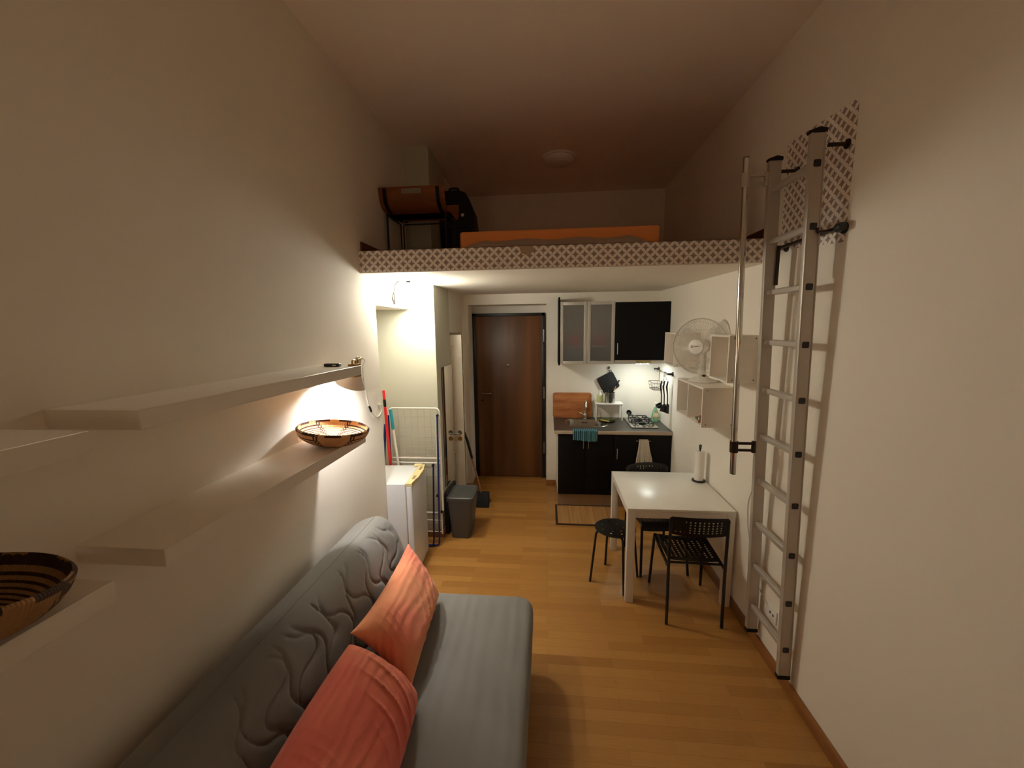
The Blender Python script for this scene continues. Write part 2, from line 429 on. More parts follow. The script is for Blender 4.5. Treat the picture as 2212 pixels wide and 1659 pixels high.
# front door
d = thing('door_1', 'dark walnut front door in a black frame at the end of the room', 'door', (-.51, 5.2, 0)); d['kind'] = 'structure'
obj('door_leaf', box((-.95, 5.165, .008), (-.075, 5.205, 2.19), .004), m_doorw, d)
fr = NB(); bx(fr, (DX0, 5.15, 0), (-.945, 5.23, 2.225), .003); bx(fr, (-.08, 5.15, 0), (-.04, 5.23, 2.225), .003); bx(fr, (DX0, 5.15, 2.185), (-.04, 5.23, 2.225), .003)
obj('door_frame', fr, m_black, d)
hl = NB(); tube(hl, [(-.88, 5.165, 1.172), (-.88, 5.11, 1.172), (-.75, 5.105, 1.172)], .009, 8)
obj('handle', hl, m_bronze, d)
ph = NB(); lathe(ph, [(0, .014), (.012, .014), (.02, .008), (.022, 0)], (-.525, 5.166, 1.545), (0, -1, 0), 20); obj('peephole', ph, m_steel, d)
lk = NB(); lathe(lk, [(0, .008), (.01, .008), (.014, 0)], (-.88, 5.16, 1.07), (0, -1, 0), 16); obj('lock', lk, m_black, d)
for z in (.35, 1.1, 1.85):
    hg = NB(); tube(hg, [(-.055, 5.143, z), (-.055, 5.143, z+.16)], .011, 10); obj('hinge', hg, m_steel, d)

# open panelled bathroom door leaf
d2 = thing('door_2', 'narrow white panelled door leaf standing open beside the pillar', 'door', (-1.1, 4.16, 0)); d2['kind'] = 'structure'
lf = NB(); y0, y1, xa, xb = 4.14, 4.175, -1.31, -.918
bx(lf, (xa, y0+.008, .01), (xb, y1, 1.968))
for x0, x1 in ((xa, xa+.085), (xb-.085, xb)): bx(lf, (x0, y0, .01), (x1, y1, 1.968), .003)
for z0, z1 in ((.01, .16), (.70, .80), (1.85, 1.968)): bx(lf, (xa+.085, y0, z0), (xb-.085, y1, z1), .003)
for z0, z1 in ((.18, .68), (.82, 1.83)):
    for q in range(2):
        i = .012+.018*q; h = .010-.004*q
        tube(lf, fillet([(xa+.085+i, y0+.004, z0+i), (xb-.085-i, y0+.004, z0+i), (xb-.085-i, y0+.004, z1-i), (xa+.085+i, y0+.004, z1-i)], .002, 1, True), .005, 6, True)
obj('leaf', lf, m_door2, d2)
hn = NB(); tube(hn, fillet([(-.965, y0, .90), (-.965, y0-.05, .90), (-1.06, y0-.05, .897)], .02), .0085, 10); lathe(hn, [(0, .006), (.022, .006), (.025, 0)], (-.965, y0, .90), (0, -1, 0), 24)
obj('handle', hn, m_steel, d2)
kh = NB(); lathe(kh, [(0, .004), (.008, .006), (.022, .006), (.025, 0)], (-.965, y0, .83), (0, -1, 0), 24); obj('lock', kh, m_brass, d2)
lt = NB(); bx(lt, (xb-.002, y0+.008, 1.11), (xb+.003, y0+.026, 1.24), .001); obj('latch_plate', lt, m_dkmetal, d2)

# tall narrow mirror on the side of the pillar
mr = thing('wall_mirror', 'tall narrow frameless mirror fixed to the side of the white pillar', 'mirror', (XC, 3.75, .45))
b_ = NB(); bx(b_, (XC+.001, 3.70, .45), (XC+.008, 4.07, 1.664)); obj('backing', b_, m_dkmetal, mr)
b_ = NB(); bx(b_, (XC+.008, 3.70, .45), (XC+.012, 4.07, 1.664)); obj('glass', b_, m_mirror, mr)

# socket on the right wall, cable by the table
sk = thing('wall_socket', 'white wall socket low down between the ladder stiles', 'socket', (XR, 2.25, .33))
obj('plate', box((XR-.009, 2.205, .29), (XR, 2.295, .37), .003), m_wplast, sk)
for yy in (2.235, 2.265): obj('socket_hole', lathe(NB(), [(0, .0005), (.008, .0005), (.008, 0)], (XR-.0091, yy, .33), (-1, 0, 0), 12), m_black, sk)
cb = NB(); tube(cb, fillet([(XR-.004, 2.55, 1.14), (XR-.004, 2.56, 1.0), (XR-.005, 2.62, .86), (XR-.005, 2.60, .70), (XR-.004, 2.45, .40), (XR-.004, 2.29, .345)], .05), .0028, 6)
tag(obj('white_cable', cb, m_chain), 'thin white cable running down the right wall to the socket behind the ladder', 'cable')

# ------------------------------------------------------------------ floating shelves on the left wall
XS = XL+.26
def shelf(y0, y1, z, label, dz=0):
    o = obj('floating_shelf', box((XL, y0, z-.05), (XS, y1, z), .0015, 1), m_shelf, None, loc=(XL, (y0+y1)/2, z-.05))
    return tag(o, label, 'shelf', 'white floating shelves on the left wall')
shelf(.868, 2.014, 1.472, 'white floating shelf holding the small patterned basket, under the clip lamp')
shelf(.855, 2.016, 1.846, 'white floating shelf with the clip lamp fixed to its end, upper row')
shelf(-.42, .748, 1.468, 'white floating shelf holding the darker brown coiled basket, lower row')
shelf(-.42, .748, 1.824, 'bare white floating shelf hanging slightly lower at the near end of the upper row')

# ------------------------------------------------------------------ sofa bed
so = thing('sofa_bed', 'grey sofa bed with quilted backrest along the left wall', 'sofa', (-.6, 1.2, 0))
st = NB(); Ls = []
for i_, z_ in ((.022, .256), (.006, .264), (0, .285), (0, .36), (.003, .385), (.011, .404), (.024, .417), (.042, .424), (.07, .427)):
    Ls.append([st.verts.new((p[0], p[1], z_)) for p in rrect(-.93+i_, .22+i_, -.086-i_, 2.195-i_, .085-i_*.9, 10)])
for A, B in zip(Ls, Ls[1:]):
    for i in range(len(A)): j = (i+1) % len(A); st.faces.new((A[i], A[j], B[j], B[i]))
st.faces.new(Ls[0][::-1]); st.faces.new(Ls[-1])
obj('seat', st, m_sofa, so)
prof = [(-.80, .36), (-.845, .50), (-.90, .69), (-.94, .80), (-.975, .862), (-1.02, .892), (-1.07, .897), (-1.13, .876), (-1.195, .842), (-1.215, .80), (-1.195, .70), (-1.08, .40), (-1.05, .36)]
bk = NB(); ny = 90
def ring(y, k):
    cx = sum(p[0] for p in prof)/len(prof); cz = sum(p[1] for p in prof)/len(prof)
    return [bk.verts.new((cx+(p[0]-cx)*k, y, cz+(p[1]-cz)*k if p[1] > .4 else p[1])) for p in prof]
# finely sampled profile so that the quilting can be pressed in
def resample(poly, step):
    o = []
    for i in range(len(poly)):
        p, q = Vector(poly[i]), Vector(poly[(i+1) % len(poly)]); n = max(1, round((q-p).length/step))
        o += [tuple(p.lerp(q, k/n)) for k in range(n)]
    return o
def smoothp(poly, it):
    for _ in range(it):
        n = len(poly); poly = [tuple((Vector(poly[i-1])+2*Vector(poly[i])+Vector(poly[(i+1) % n]))/4) for i in range(n)]
    return poly
prof = smoothp(resample(prof, .007), 14)
cx = sum(p[0] for p in prof)/len(prof); cz = sum(p[1] for p in prof)/len(prof)
ys = [.22+.02*i for i in range(100)]
ends = [(.0, 1), (.018, .992), (.034, .965), (.046, .925), (.053, .87), (.056, .78), (.057, .4)]
ysk = [(.22, 1)] + [(y, 1) for y in [.22+.00625*i for i in range(1, 312)]] + [(2.17+e*1.35, k) for e, k in ends]
def quilt(y, s):
    # depth of the stitched wavy grooves on the front face; s = distance along the slope
    d = 0
    for ph, sl_ in ((0, .42), (0, -.62)):
        q = (y + sl_*s + .040*math.sin(s*26+y*9+ph) + .022*math.sin(y*31-s*13))/.17
        e = abs(q-round(q))*.17
        d += .75*math.exp(-(e/.0065)**2)+.25*math.exp(-(e/.022)**2)
    return min(d, 1)
rings = []
for y, k in ysk:
    r = []
    for i, p in enumerate(prof):
        x, z = cx+(p[0]-cx)*k, cz+(p[1]-cz)*k
        if p[0] > -1.02 and p[1] > .40 and k == 1:
            a0 = 1 - min(1, max(0, (-.99-p[0])/.03)) if p[0] < -.99 else 1
            s = (p[1]-.36)/.95; g = quilt(y, s)
            puff = -.010*g*a0
            x += .95*puff; z += .30*puff
        r.append(bk.verts.new((x, y, z)))
    rings.append(r)
for A, B in zip(rings, rings[1:]):
    for i in range(len(A)): j = (i+1) % len(A); bk.faces.new((A[i], A[j], B[j], B[i]))
bk.faces.new(rings[0]); bk.faces.new(rings[-1][::-1])
back = obj('backrest', bk, m_quilt, so, smooth=60)
pi = max(range(len(prof)), key=lambda i: prof[i][1]); pp = prof[pi]
sm = NB(); tube(sm, [(pp[0]-.006, .3, pp[1]+.0005), (pp[0]-.006, 2.17, pp[1]+.0005), (pp[0]-.004, 2.205, pp[1]-.012)], .0028, 6); obj('seam_piping', sm, m_quilt, back)
fr = NB(); bx(fr, (-.98, .28, .17), (-.13, 2.12, .262), .006); obj('frame', fr, m_black, so)
for x, y in ((-.16, 2.06), (-.92, 2.06), (-.16, .34), (-.92, .34)):
    lg = NB(); bx(lg, (x-.025, y-.025, 0), (x+.025, y+.025, .175), .003); obj('leg', lg, m_black, so)

# ------------------------------------------------------------------ pillows
def pillow(name, label, cs, T, mat, pin=.035, seed=0, group=None, ex=(3.2, 2.6)):
    tf, bf, bn, tn = (Vector(p) for p in cs)           # top far, bottom far, bottom near, top near
    n = ((bf-tf).cross(tn-tf)).normalized()
    if n.x < 0: n = -n
    cen = (tf+bf+bn+tn)/4; bm = NB(); nu, nv = 120, 72
    rnd = random.Random(seed); ph = [rnd.uniform(0, 6) for _ in range(6)]
    def f(u, v, s):
        U, V = 2*u-1, 2*v-1
        p = (tn.lerp(tf, u)).lerp(bn.lerp(bf, u), v)
        eu, ev = 1-abs(U)**2, 1-abs(V)**2
        p = p - (tf-tn).normalized()*(U*abs(U)**3)*pin*ev - (bf-tf).normalized()*(V*abs(V)**3)*pin*eu
        h = ((1-abs(U)**ex[0])*(1-abs(V)**ex[1])); h = max(h, 0)**.55
        # folds: sharp-crested, running across the pillow, strongest towards both ends and in the middle band
        q1 = U*13+V*4.5+1.3*math.sin(V*2.4+ph[0])+.9*math.sin(U*4+ph[1]); q2 = U*31+V*7+1.6*math.sin(V*2+U*3+ph[2])
        c1 = (1-abs(math.sin(q1)))**3; c2 = (1-abs(math.sin(q2)))**2.5
        m1 = max(0, math.sin(U*2.9+V*1.3+ph[3])*.8+.25); m2 = max(0, math.sin(U*3.8+V*2.1+ph[4])*.9-.1)
        wr = .0105*c1*m1+.0045*c2*m2-.002
        return p + n*s*(T*h + wr*h)
    V1 = [[None]*(nv+1) for _ in range(nu+1)]
    for i in range(nu+1):
        for j in range(nv+1): V1[i][j] = bm.verts.new(f(i/nu, j/nv, 1))
    V2 = [[V1[i][j] if i in (0, nu) or j in (0, nv) else bm.verts.new(f(i/nu, j/nv, -.9)) for j in range(nv+1)] for i in range(nu+1)]
    for Q in (V1, V2):
        for i in range(nu):
            for j in range(nv): bm.faces.new((Q[i][j], Q[i+1][j], Q[i+1][j+1], Q[i][j+1]))
    o = obj(name, bm, mat, None, smooth=75, loc=tuple(cen))
    return tag(o, label, 'pillow', group)
pillow('pillow', 'light peach pillow leaning on the far half of the grey backrest', [(-.832, 2.125, .768), (-.645, 2.09, .465), (-.60, 1.475, .462), (-.832, 1.425, .765)], .088, m_peach, seed=2, group='pillows on the sofa bed')
pillow('pillow', 'coral red pillow, the nearer of the two on the sofa bed', [(-.815, 1.385, .752), (-.560, 1.44, .468), (-.535, .80, .468), (-.81, .74, .748)], .105, m_coral, pin=-.012, ex=(6, 3), seed=5, group='pillows on the sofa bed')

# ------------------------------------------------------------------ baskets
def basket(label, cen, r, h, rot, mat, z0):
    pr = []
    for k in range(15):
        t = k/14; pr.append((r*(.50+.50*math.sin(t*PI/2)**.9) if k else r*.5, h*t**1.35))
    outer = [(0, 0)] + pr; inner = [(max(p[0]-.009, 0), p[1]+.006) for p in pr][::-1] + [(0, .008)]
    bm = NB(); lathe(bm, outer + [(r-.0045, h+.005)] + inner, (0, 0, 0), n=56)
    o = obj('coiled_basket', bm, mat, None, smooth=60); o.location = cen; o.rotation_euler = rot
    tag(o, label, 'basket', 'coiled straw baskets on the shelves')
basket('pale shallow coiled straw basket with dark zigzag pattern under the clip lamp', (-1.083, 1.835, 1.474), .170, .073, (math.radians(-2), math.radians(7), 0), m_basket, 0)
basket('brown coiled straw basket on the shelf end nearest the camera, darker than the zigzag one', (-1.098, .545, 1.488), .156, .090, (math.radians(-5), math.radians(13), .6), m_basket2, 0)

# ------------------------------------------------------------------ clip lamp with its cord, small things on the top shelf
cl = thing('clip_lamp', 'white clip-on lamp clamped to the end of the upper shelf, shining down on the wall', 'lamp', (-1.03, 2.03, 1.85))
ap = Vector((-1.068, 2.105, 1.838)); ax_ = Vector((-.36, .02, -.93)).normalized()
sh = NB(); lathe(sh, [(.020, 0), (.026, .012), (.034, .035), (.056, .075), (.080, .120), (.0815, .122), (.0785, .122), (.054, .077), (.031, .037), (.018, .006), (.0, .004)], ap, ax_, 40); obj('lamp_shade', sh, m_wplast, cl)
bl = NB(); lathe(bl, [(0, .098)]+[(.026*math.sin(t*PI/10), .072+.026*math.cos(t*PI/10)) for t in range(1, 9)]+[(.013, .04), (.013, .012)], ap, ax_, 20); obj('bulb', bl, m_bulb, cl)
k_ = NB(); lathe(k_, [(0, -.05), (.014, -.05), (.019, -.03), (.021, .002), (0, .003)], ap, ax_, 20); obj('lamp_socket', k_, m_wplast, cl)
k_ = NB(); bx(k_, (-1.045, 1.965, 1.847), (-1.005, 2.03, 1.856), .002); bx(k_, (-1.045, 1.975, 1.786), (-1.005, 2.03, 1.795), .002); bx(k_, (-1.045, 2.018, 1.79), (-1.005, 2.03, 1.85), .002)
tube(k_, [(-1.025, 2.028, 1.852), (-1.026, 2.04, 1.872), (-1.032, 2.09, 1.876), ap-ax_*.045], .006, 8)
tube(k_, fillet([(-1.03, 1.985, 1.856), (-1.03, 1.985, 1.874), (-1.03, 2.02, 1.874), (-1.03, 2.02, 1.856)], .012, 4), .004, 6)
obj('clamp', k_, m_brass, cl)
cd_ = NB(); tube(cd_, fillet([tuple(ap-ax_*.05), (-1.06, 2.20, 1.86), (-1.20, 2.44, 1.80), (-1.25, 2.545, 1.70), (-1.252, 2.575, 1.60), (-1.252, 2.605, 1.50)], .06), .0032, 8)
tube(cd_, fillet([(-1.252, 2.635, 1.455), (-1.252, 2.70, 1.402), (-1.252, 2.77, 1.395), (-1.252, 2.825, 1.44), (-1.252, 2.80, 1.475), (-1.255, 2.77, 1.48)], .04), .0032, 8)
lamp_cord = obj('cord', cd_, m_chain, cl)
sw = NB(); tube(sw, [(-1.251, 2.603, 1.505), (-1.250, 2.607, 1.50), (-1.250, 2.633, 1.46), (-1.251, 2.637, 1.453)], [.004, .008, .008, .004], 10); obj('inline_switch', sw, m_blackp, lamp_cord)
rm = thing('remote_control', 'small black oblong remote lying on the upper white shelf', 'remote control', (-1.12, 1.95, 1.846))
b_ = NB(); bx(b_, (-1.162, 1.935, 1.8465), (-1.078, 1.966, 1.862), .006, 3); obj('case', b_, m_blackp, rm)
b_ = NB(); bx(b_, (-1.112, 1.934, 1.851), (-1.092, 1.9355, 1.856)); obj('button', b_, m_wplast, rm)

# ------------------------------------------------------------------ globe wall lamp under the loft
gl = thing('globe_wall_lamp', 'lit white glass globe lamp on a curved metal arm under the loft', 'lamp', (XL, 3.17, 2.30))
gc = Vector((-1.125, 3.17, 2.308)); gr = .1
b_ = NB(); lathe(b_, [(0, -gr)]+[(gr*math.sin(t*PI/18), -gr*math.cos(t*PI/18)) for t in range(1, 17)]+[(.03, gr*.955)], gc, n=36); obj('globe', b_, m_globe, gl)
b_ = NB(); tube(b_, [(XL+.012, 3.17, 2.236), (XL+.012, 3.17, 2.335)], .011, 12); lathe(b_, [(0, .012), (.03, .012), (.03, 0)], (XL, 3.17, 2.288), (1, 0, 0), 20)
tube(b_, fillet([(XL+.014, 3.17, 2.29), (XL+.02, 3.17, 2.41), (gc.x-.03, 3.17, 2.424), (gc.x, 3.17, 2.424), (gc.x, 3.17, 2.40)], .07, 8), .006, 10)
lathe(b_, [(.036, .084), (.036, .098), (.02, .102), (.012, .116), (0, .116)], gc, n=20)
obj('arm', b_, m_lampmetal, gl)

# ------------------------------------------------------------------ recess: fridge, drying rack, mops
fg = thing('fridge', 'small white fridge with cream door handle, standing in the wall recess', 'fridge', (-1.06, 2.838, 0), rotz=math.radians(3.8), local=True)
fw_ = .44
bx_ = NB(); bx(bx_, (-.50, 0, .02), (-.052, fw_, .835), .006); obj('body', bx_, m_fridge, fg)
bx_ = NB(); bx(bx_, (-.046, 0, .03), (0, fw_, .815), .010, 3); dr = obj('door', bx_, m_fridge, fg)
gs = NB(); bx(gs, (-.053, .006, .035), (-.045, fw_-.006, .81)); obj('door_gasket', gs, m_rugrey, dr)
hd = NB(); prism(hd, [(-.048, -.001), (.004, -.001), (.006, .10), (.020, .13), (.020, .33), (.006, .36), (.004, fw_+.001), (-.048, fw_+.001)], 'z', .815, .842, .004)
obj('handle_strip', hd, m_cream, dr)['label'] = 'cream plastic handle strip along the top of the fridge door'
for q in (.09, .30): obj('finger_recess', box((-.024, q, .8422), (-.002, q+.075, .8436)), m_beigepl, dr)
hg_ = NB(); bx(hg_, (-.09, fw_-.05, .836), (-.02, fw_+.004, .850), .004); obj('hinge_cover', hg_, m_cream, fg)
for x, y in ((-.45, .04), (-.45, fw_-.04), (-.09, .04), (-.09, fw_-.04)):
    ft = NB(); lathe(ft, [(0, 0), (.014, 0), (.014, .022), (0, .022)], (x, y, 0), n=12); obj('foot', ft, m_black, fg)

ra = thing('drying_rack', 'folded white wire clothes drying rack with blue legs behind the fridge', 'drying rack', (-1.2, 3.38, 0))
y = 3.43
b_ = NB(); tube(b_, fillet([(-1.46, y, .31), (-1.46, y, 1.318), (-.985, y, 1.318), (-.985, y, .31)], .045, 7, True), .0085, 8, True); obj('outer_frame', b_, m_white, ra)
b_ = NB()
for z, r in ((.845, .007), (.800, .008), (.235, .006), (.12, .006)): tube(b_, [(-1.46, y, z), (-.985 if z > .3 else -1.0, y, z)], r, 8)
tube(b_, [(-1.0, y, .31), (-1.0, y, .10)], .006, 8); tube(b_, [(-1.45, y, .31), (-1.45, y, .10)], .006, 8)
tube(b_, [(-1.02, y-.01, 1.26), (-1.02, y-.01, .36)], .005, 8)
obj('cross_bar', b_, m_white, ra)
b_ = NB()
for k in range(8): x = -1.44+.062*k; tube(b_, [(x, y+.004, 1.31), (x, y+.004, .12)], .0016, 5)
for k in range(12): z = 1.235-.095*k; tube(b_, [(-1.455, y+.006, z), (-.99, y+.006, z)], .0018, 5)
for k in range(7): z = 1.05-.03*k-.012*(k % 3); tube(b_, [(-1.455, y+.01, z), (-.99, y+.01, z-.012)], .0012, 4)
obj('wire_line', b_, m_rugrey, ra)
b_ = NB(); tube(b_, fillet([(-1.0, y-.02, 1.255), (-1.018, y-.045, .06), (-1.022, y-.05, .010), (-1.45, y-.05, .010), (-1.455, y-.045, .06), (-1.458, y-.02, 1.255)], .05), .0085, 8); obj('leg_frame', b_, m_blue, ra)
b_ = NB(); tube(b_, fillet([(-1.052, y-.03, .80), (-1.068, y-.06, .06), (-1.075, y-.065, .012), (-1.36, y-.065, .012), (-1.37, y-.06, .06), (-1.385, y-.03, .80)], .04), .0085, 8); obj('leg_frame', b_, m_blue, ra)
for p in ((-1.0, y-.012, 1.255), (-.995, y-.012, .33), (-1.055, y-.03, .79), (-1.02, y-.04, .50)):
    obj('pivot_cap', lathe(NB(), [(0, -.012), (.012, -.012), (.012, .012), (0, .012)], p, (0, 1, 0), 12), m_blackp, ra)

def pole(name, label, cat, p0, p1, segs, head=None, group=None):
    # a straight pole from floor p0 to top p1, in coloured lengths (fraction from bottom)
    t = thing(name, label, cat, p0, group=group); A, B = Vector(p0), Vector(p1)
    for nm, f0, f1, r, m in segs:
        q = NB(); tube(q, [A.lerp(B, f0), A.lerp(B, f0+.002), A.lerp(B, f1-.002), A.lerp(B, f1)], [r*.7, r, r, r*.7], 12); obj(nm, q, m, t)
    if head: head(t, A)
    return t
def mophead(t, A):
    q = NB(); lathe(q, [(.0, .07), (.02, .07), (.028, .03), (.030, .0), (0, 0)], A, n=20); obj('mop_head', q, m_rope, t)
def brushhead(t, A):
    q = NB(); bx(q, A+Vector((-.12, -.02, 0)), A+Vector((.08, .02, .06)), .01); obj('broom_head', q, m_blue, t)
pole('mop', 'red mop stick leaning in the recess behind the fridge', 'mop', (-1.405, 3.335, 0), (-1.462, 3.345, 1.497),
     [('handle', .0, .90, .0125, m_red), ('grip_band', .90, .945, .0127, m_black), ('tip', .945, 1, .012, m_red)], mophead, 'cleaning poles in the recess')
pole('broom', 'dark blue broom stick leaning left of the red mop in the recess', 'broom', (-1.585, 3.36, 0), (-1.478, 3.378, 1.18), [('handle', .04, 1, .012, m_blue)], brushhead, 'cleaning poles in the recess')
pole('squeegee', 'white pole with a teal hanging cap right of the red mop', 'squeegee', (-1.285, 3.335, 0), (-1.428, 3.39, 1.315),
     [('handle', .0, .86, .0105, m_wplast), ('hanging_cap', .86, 1, .0145, m_teal)],
     lambda t, A: obj('blade', box(A+Vector((-.075, -.012, 0)), A+Vector((.13, .012, .035)), .004), m_teal, t), 'cleaning poles in the recess')

# ------------------------------------------------------------------ bin, folded bag and broom beside the pillar
bn_ = thing('waste_bin', 'dark grey plastic waste bin with lid standing beside the pillar', 'bin', (-.85, 3.66, 0))
b_ = NB()
def rr(x0, y0, x1, y1, r, z): return [b_.verts.new((p[0], p[1], z)) for p in rrect(x0, y0, x1, y1, r, 5)]
L = [rr(-.935, 3.535, -.765, 3.775, .03, 0), rr(-.94, 3.53, -.755, 3.78, .03, .01), rr(-.965, 3.50, -.72, 3.815, .035, .385), rr(-.972, 3.493, -.712, 3.822, .035, .387), rr(-.974, 3.49, -.71, 3.824, .035, .405)]
for A, B in zip(L, L[1:]):
    for i in range(len(A)): j = (i+1) % len(A); b_.faces.new((A[i], A[j], B[j], B[i]))
b_.faces.new(L[0][::-1]); b_.faces.new(L[-1]); obj('body', b_, m_grey, bn_)
b_ = NB(); L = [rr(-.972, 3.492, -.712, 3.822, .035, .405), rr(-.972, 3.492, -.712, 3.822, .035, .425), rr(-.962, 3.502, -.722, 3.812, .033, .432), rr(-.95, 3.515, -.735, 3.80, .03, .424), rr(-.945, 3.52, -.74, 3.795, .03, .424)]
for A, B in zip(L, L[1:]):
    for i in range(len(A)): j = (i+1) % len(A); b_.faces.new((A[i], A[j], B[j], B[i]))
b_.faces.new(L[0][::-1]); b_.faces.new(L[-1]); obj('lid', b_, m_grey, bn_)
b_ = NB(); bx(b_, (-1.012, 3.60, 0), (-.978, 3.94, .43), .012, 3)
tag(obj('folded_bag', b_, m_bag, None, loc=(-.995, 3.76, 0)), 'black folded bag squeezed between the pillar and the grey waste bin', 'bag')
br = thing('dustpan', 'long-handled black dustpan with wooden stick leaning beside the front door recess', 'dustpan', (-.76, 4.28, 0))
b_ = NB(); prism(b_, [(-.845, 4.20), (-.67, 4.20), (-.69, 4.36), (-.83, 4.36)], 'z', .0, .012, .003); prism(b_, [(4.24, .012), (4.36, .012), (4.36, .13), (4.33, .13)], 'x', -.835, -.685, .006); obj('pan', b_, m_rubber, br)
b_ = NB(); tube(b_, [(-.775, 4.345, .10), (-.868, 4.25, .60)], .011, 10); obj('handle', b_, m_tan, br)
b_ = NB(); tube(b_, [(-.862, 4.256, .57), (-.905, 4.215, .80), (-.935, 4.21, .885), (-.95, 4.21, .905)], [.014, .016, .015, .012], 12); obj('grip', b_, m_blackp, br)

# ------------------------------------------------------------------ loft: bed, blanket, tray table, bag, ceiling lamp
bd = thing('bed', 'mattress with a bright orange sheet lying on the sleeping loft', 'bed', (.06, 3.9, ZT+.012))
b_ = NB(); bx(b_, (-.645, 2.96, ZT+.013), (.785, 4.86, ZT+.05), .01); obj('bed_base', b_, m_dkbrown, bd)
b_ = NB(); bx(b_, (-.645, 2.95, ZT+.05), (.785, 4.86, 2.735), .022, 4); obj('mattress', b_, m_sheet, bd)
b_ = NB()
def bl_(u, v):
    x = -.60+1.31*u; e = min(u, 1-u); h = .078*min(1, e/.13)**.6 + .006*math.sin(u*23)
    return (x, 2.74+.195*v, ZT+.013+max(.003, h*math.sin(PI*min(1, max(0, v*.9+.08)))**.4))
grid(b_, bl_, 60, 14)
r_ = bmesh.ops.extrude_face_region(b_, geom=b_.faces[:]); 
for v in [q for q in r_['geom'] if isinstance(q, bmesh.types.BMVert)]: v.co.z = ZT+.013
tag(obj('folded_blanket', b_, m_rugrey, None, loc=(.06, 2.83, ZT+.013)), 'grey brown folded blanket lying in front of the orange bed', 'blanket')

tr = thing('tray_table', 'curved wooden tray table on thin wire legs by the loft pillar', 'tray table', (-1.02, 3.18, ZT+.012))
zt, tx0, tx1, ty0, ty1 = 2.925, -1.235, -.775, 3.05, 3.40
b_ = NB()
pf = [(ty0-.065, .15), (ty0-.062, .10), (ty0-.045, .05), (ty0-.015, .018), (ty0+.03, .004), (ty0+.09, 0), (ty1-.09, 0), (ty1-.03, .004), (ty1+.015, .018), (ty1+.045, .05), (ty1+.062, .10), (ty1+.065, .15)]
pf = [(p[0], zt+p[1]) for p in pf]
# the slot is left open in both curled ends
slot = lambda i, x: i in (0, len(pf)-2) and abs(x-(tx0+tx1)/2) < .075
xsn = [tx0-.02, tx0+.05]+[(tx0+tx1)/2+q for q in (-.075, 0, .075)]+[tx1-.05, tx1+.02]
pf2 = [pf[0], (pf[0][0]+.0008, pf[0][1]-.014)]+pf[1:-1]+[(pf[-1][0]-.0008, pf[-1][1]-.014), pf[-1]]
G = [[b_.verts.new((x, p[0], p[1])) for p in pf2] for x in xsn]
for i in range(len(xsn)-1):
    for j in range(len(pf2)-1):
        if j in (1, len(pf2)-3) and i in (2, 3): continue
        b_.faces.new((G[i][j], G[i+1][j], G[i+1][j+1], G[i][j+1]))
bmesh.ops.solidify(b_, geom=b_.faces[:], thickness=.008)
obj('tray', b_, m_tray, tr)
for x in (tx0+.03, tx1-.03):
    b_ = NB(); W_ = .013
    L = [[b_.verts.new((x+s*W_, p[0]+(-.014 if p[0] < 3.2 else .014)*(1 if abs(p[0]-3.225) > .2 else .0), p[1]-.012)) for s in (-1, 1)] for p in pf]
    for A, B in zip(L, L[1:]): b_.faces.new((A[0], A[1], B[1], B[0]))
    bmesh.ops.solidify(b_, geom=b_.faces[:], thickness=.008); obj('rail', b_, m_black, tr)
def loop(p, q):
    b_ = NB(); z1 = zt-.018
    tube(b_, fillet([(p[0], p[1], ZT+.018), (p[0], p[1], z1), (q[0], q[1], z1), (q[0], q[1], ZT+.018)], .015, 4), .0055, 8); return b_
c4 = [(tx0, ty0+.01), (tx1, ty0+.01), (tx1, ty1-.02), (tx0, ty1-.02)]
obj('leg', loop((c4[0][0], c4[0][1]+.012), (c4[3][0], c4[3][1]-.012)), m_black, tr)
obj('leg', loop((c4[1][0], c4[1][1]+.012), (c4[2][0], c4[2][1]-.012)), m_black, tr)
obj('leg', loop((c4[3][0]+.02, c4[3][1]), (c4[2][0]-.02, c4[2][1])), m_black, tr)
obj('leg', loop((c4[0][0]+.006, c4[0][1]), (c4[0][0]+.012, c4[0][1])), m_black, tr)

bg = thing('travel_bag', 'tall black travel bag standing on the loft behind the tray table', 'bag', (-.83, 3.95, ZT+.012))
b_ = NB(); prism(b_, [(-1.00, 2.558), (-.70, 2.558), (-.685, 2.95), (-.70, 3.12), (-.775, 3.30), (-.84, 3.325), (-.99, 3.32), (-1.015, 3.1)], 'y', 3.82, 4.08, .04); obj('body', b_, m_bag, bg)
b_ = NB(); bx(b_, (-.98, 3.785, 2.62), (-.74, 3.835, 2.98), .025, 3); obj('pocket', b_, m_bag, bg)
b_ = NB(); lathe(b_, [(0, .004), (.016, .004), (.018, 0)], (-.80, 3.822, 3.09), (0, -1, 0), 16); obj('badge', b_, m_steel, bg)
b_ = NB(); tube(b_, fillet([(-.95, 3.95, 3.315), (-.95, 3.95, 3.37), (-.86, 3.95, 3.37), (-.86, 3.95, 3.31)], .02), .010, 8); obj('carry_handle', b_, m_bag, bg)

cl_ = thing('ceiling_lamp', 'round white unlit ceiling lamp above the loft bed', 'lamp', (.098, 3.92, H))
b_ = NB(); lathe(b_, [(0, -.058), (.06, -.056), (.11, -.045), (.138, -.026), (.142, -.014)], (.098, 3.92, H), n=40); obj('lamp_shade', b_, m_wplast, cl_)
b_ = NB(); lathe(b_, [(.142, -.016), (.156, -.016), (.157, 0), (0, 0)], (.098, 3.92, H), n=40); obj('base', b_, m_wplast, cl_)

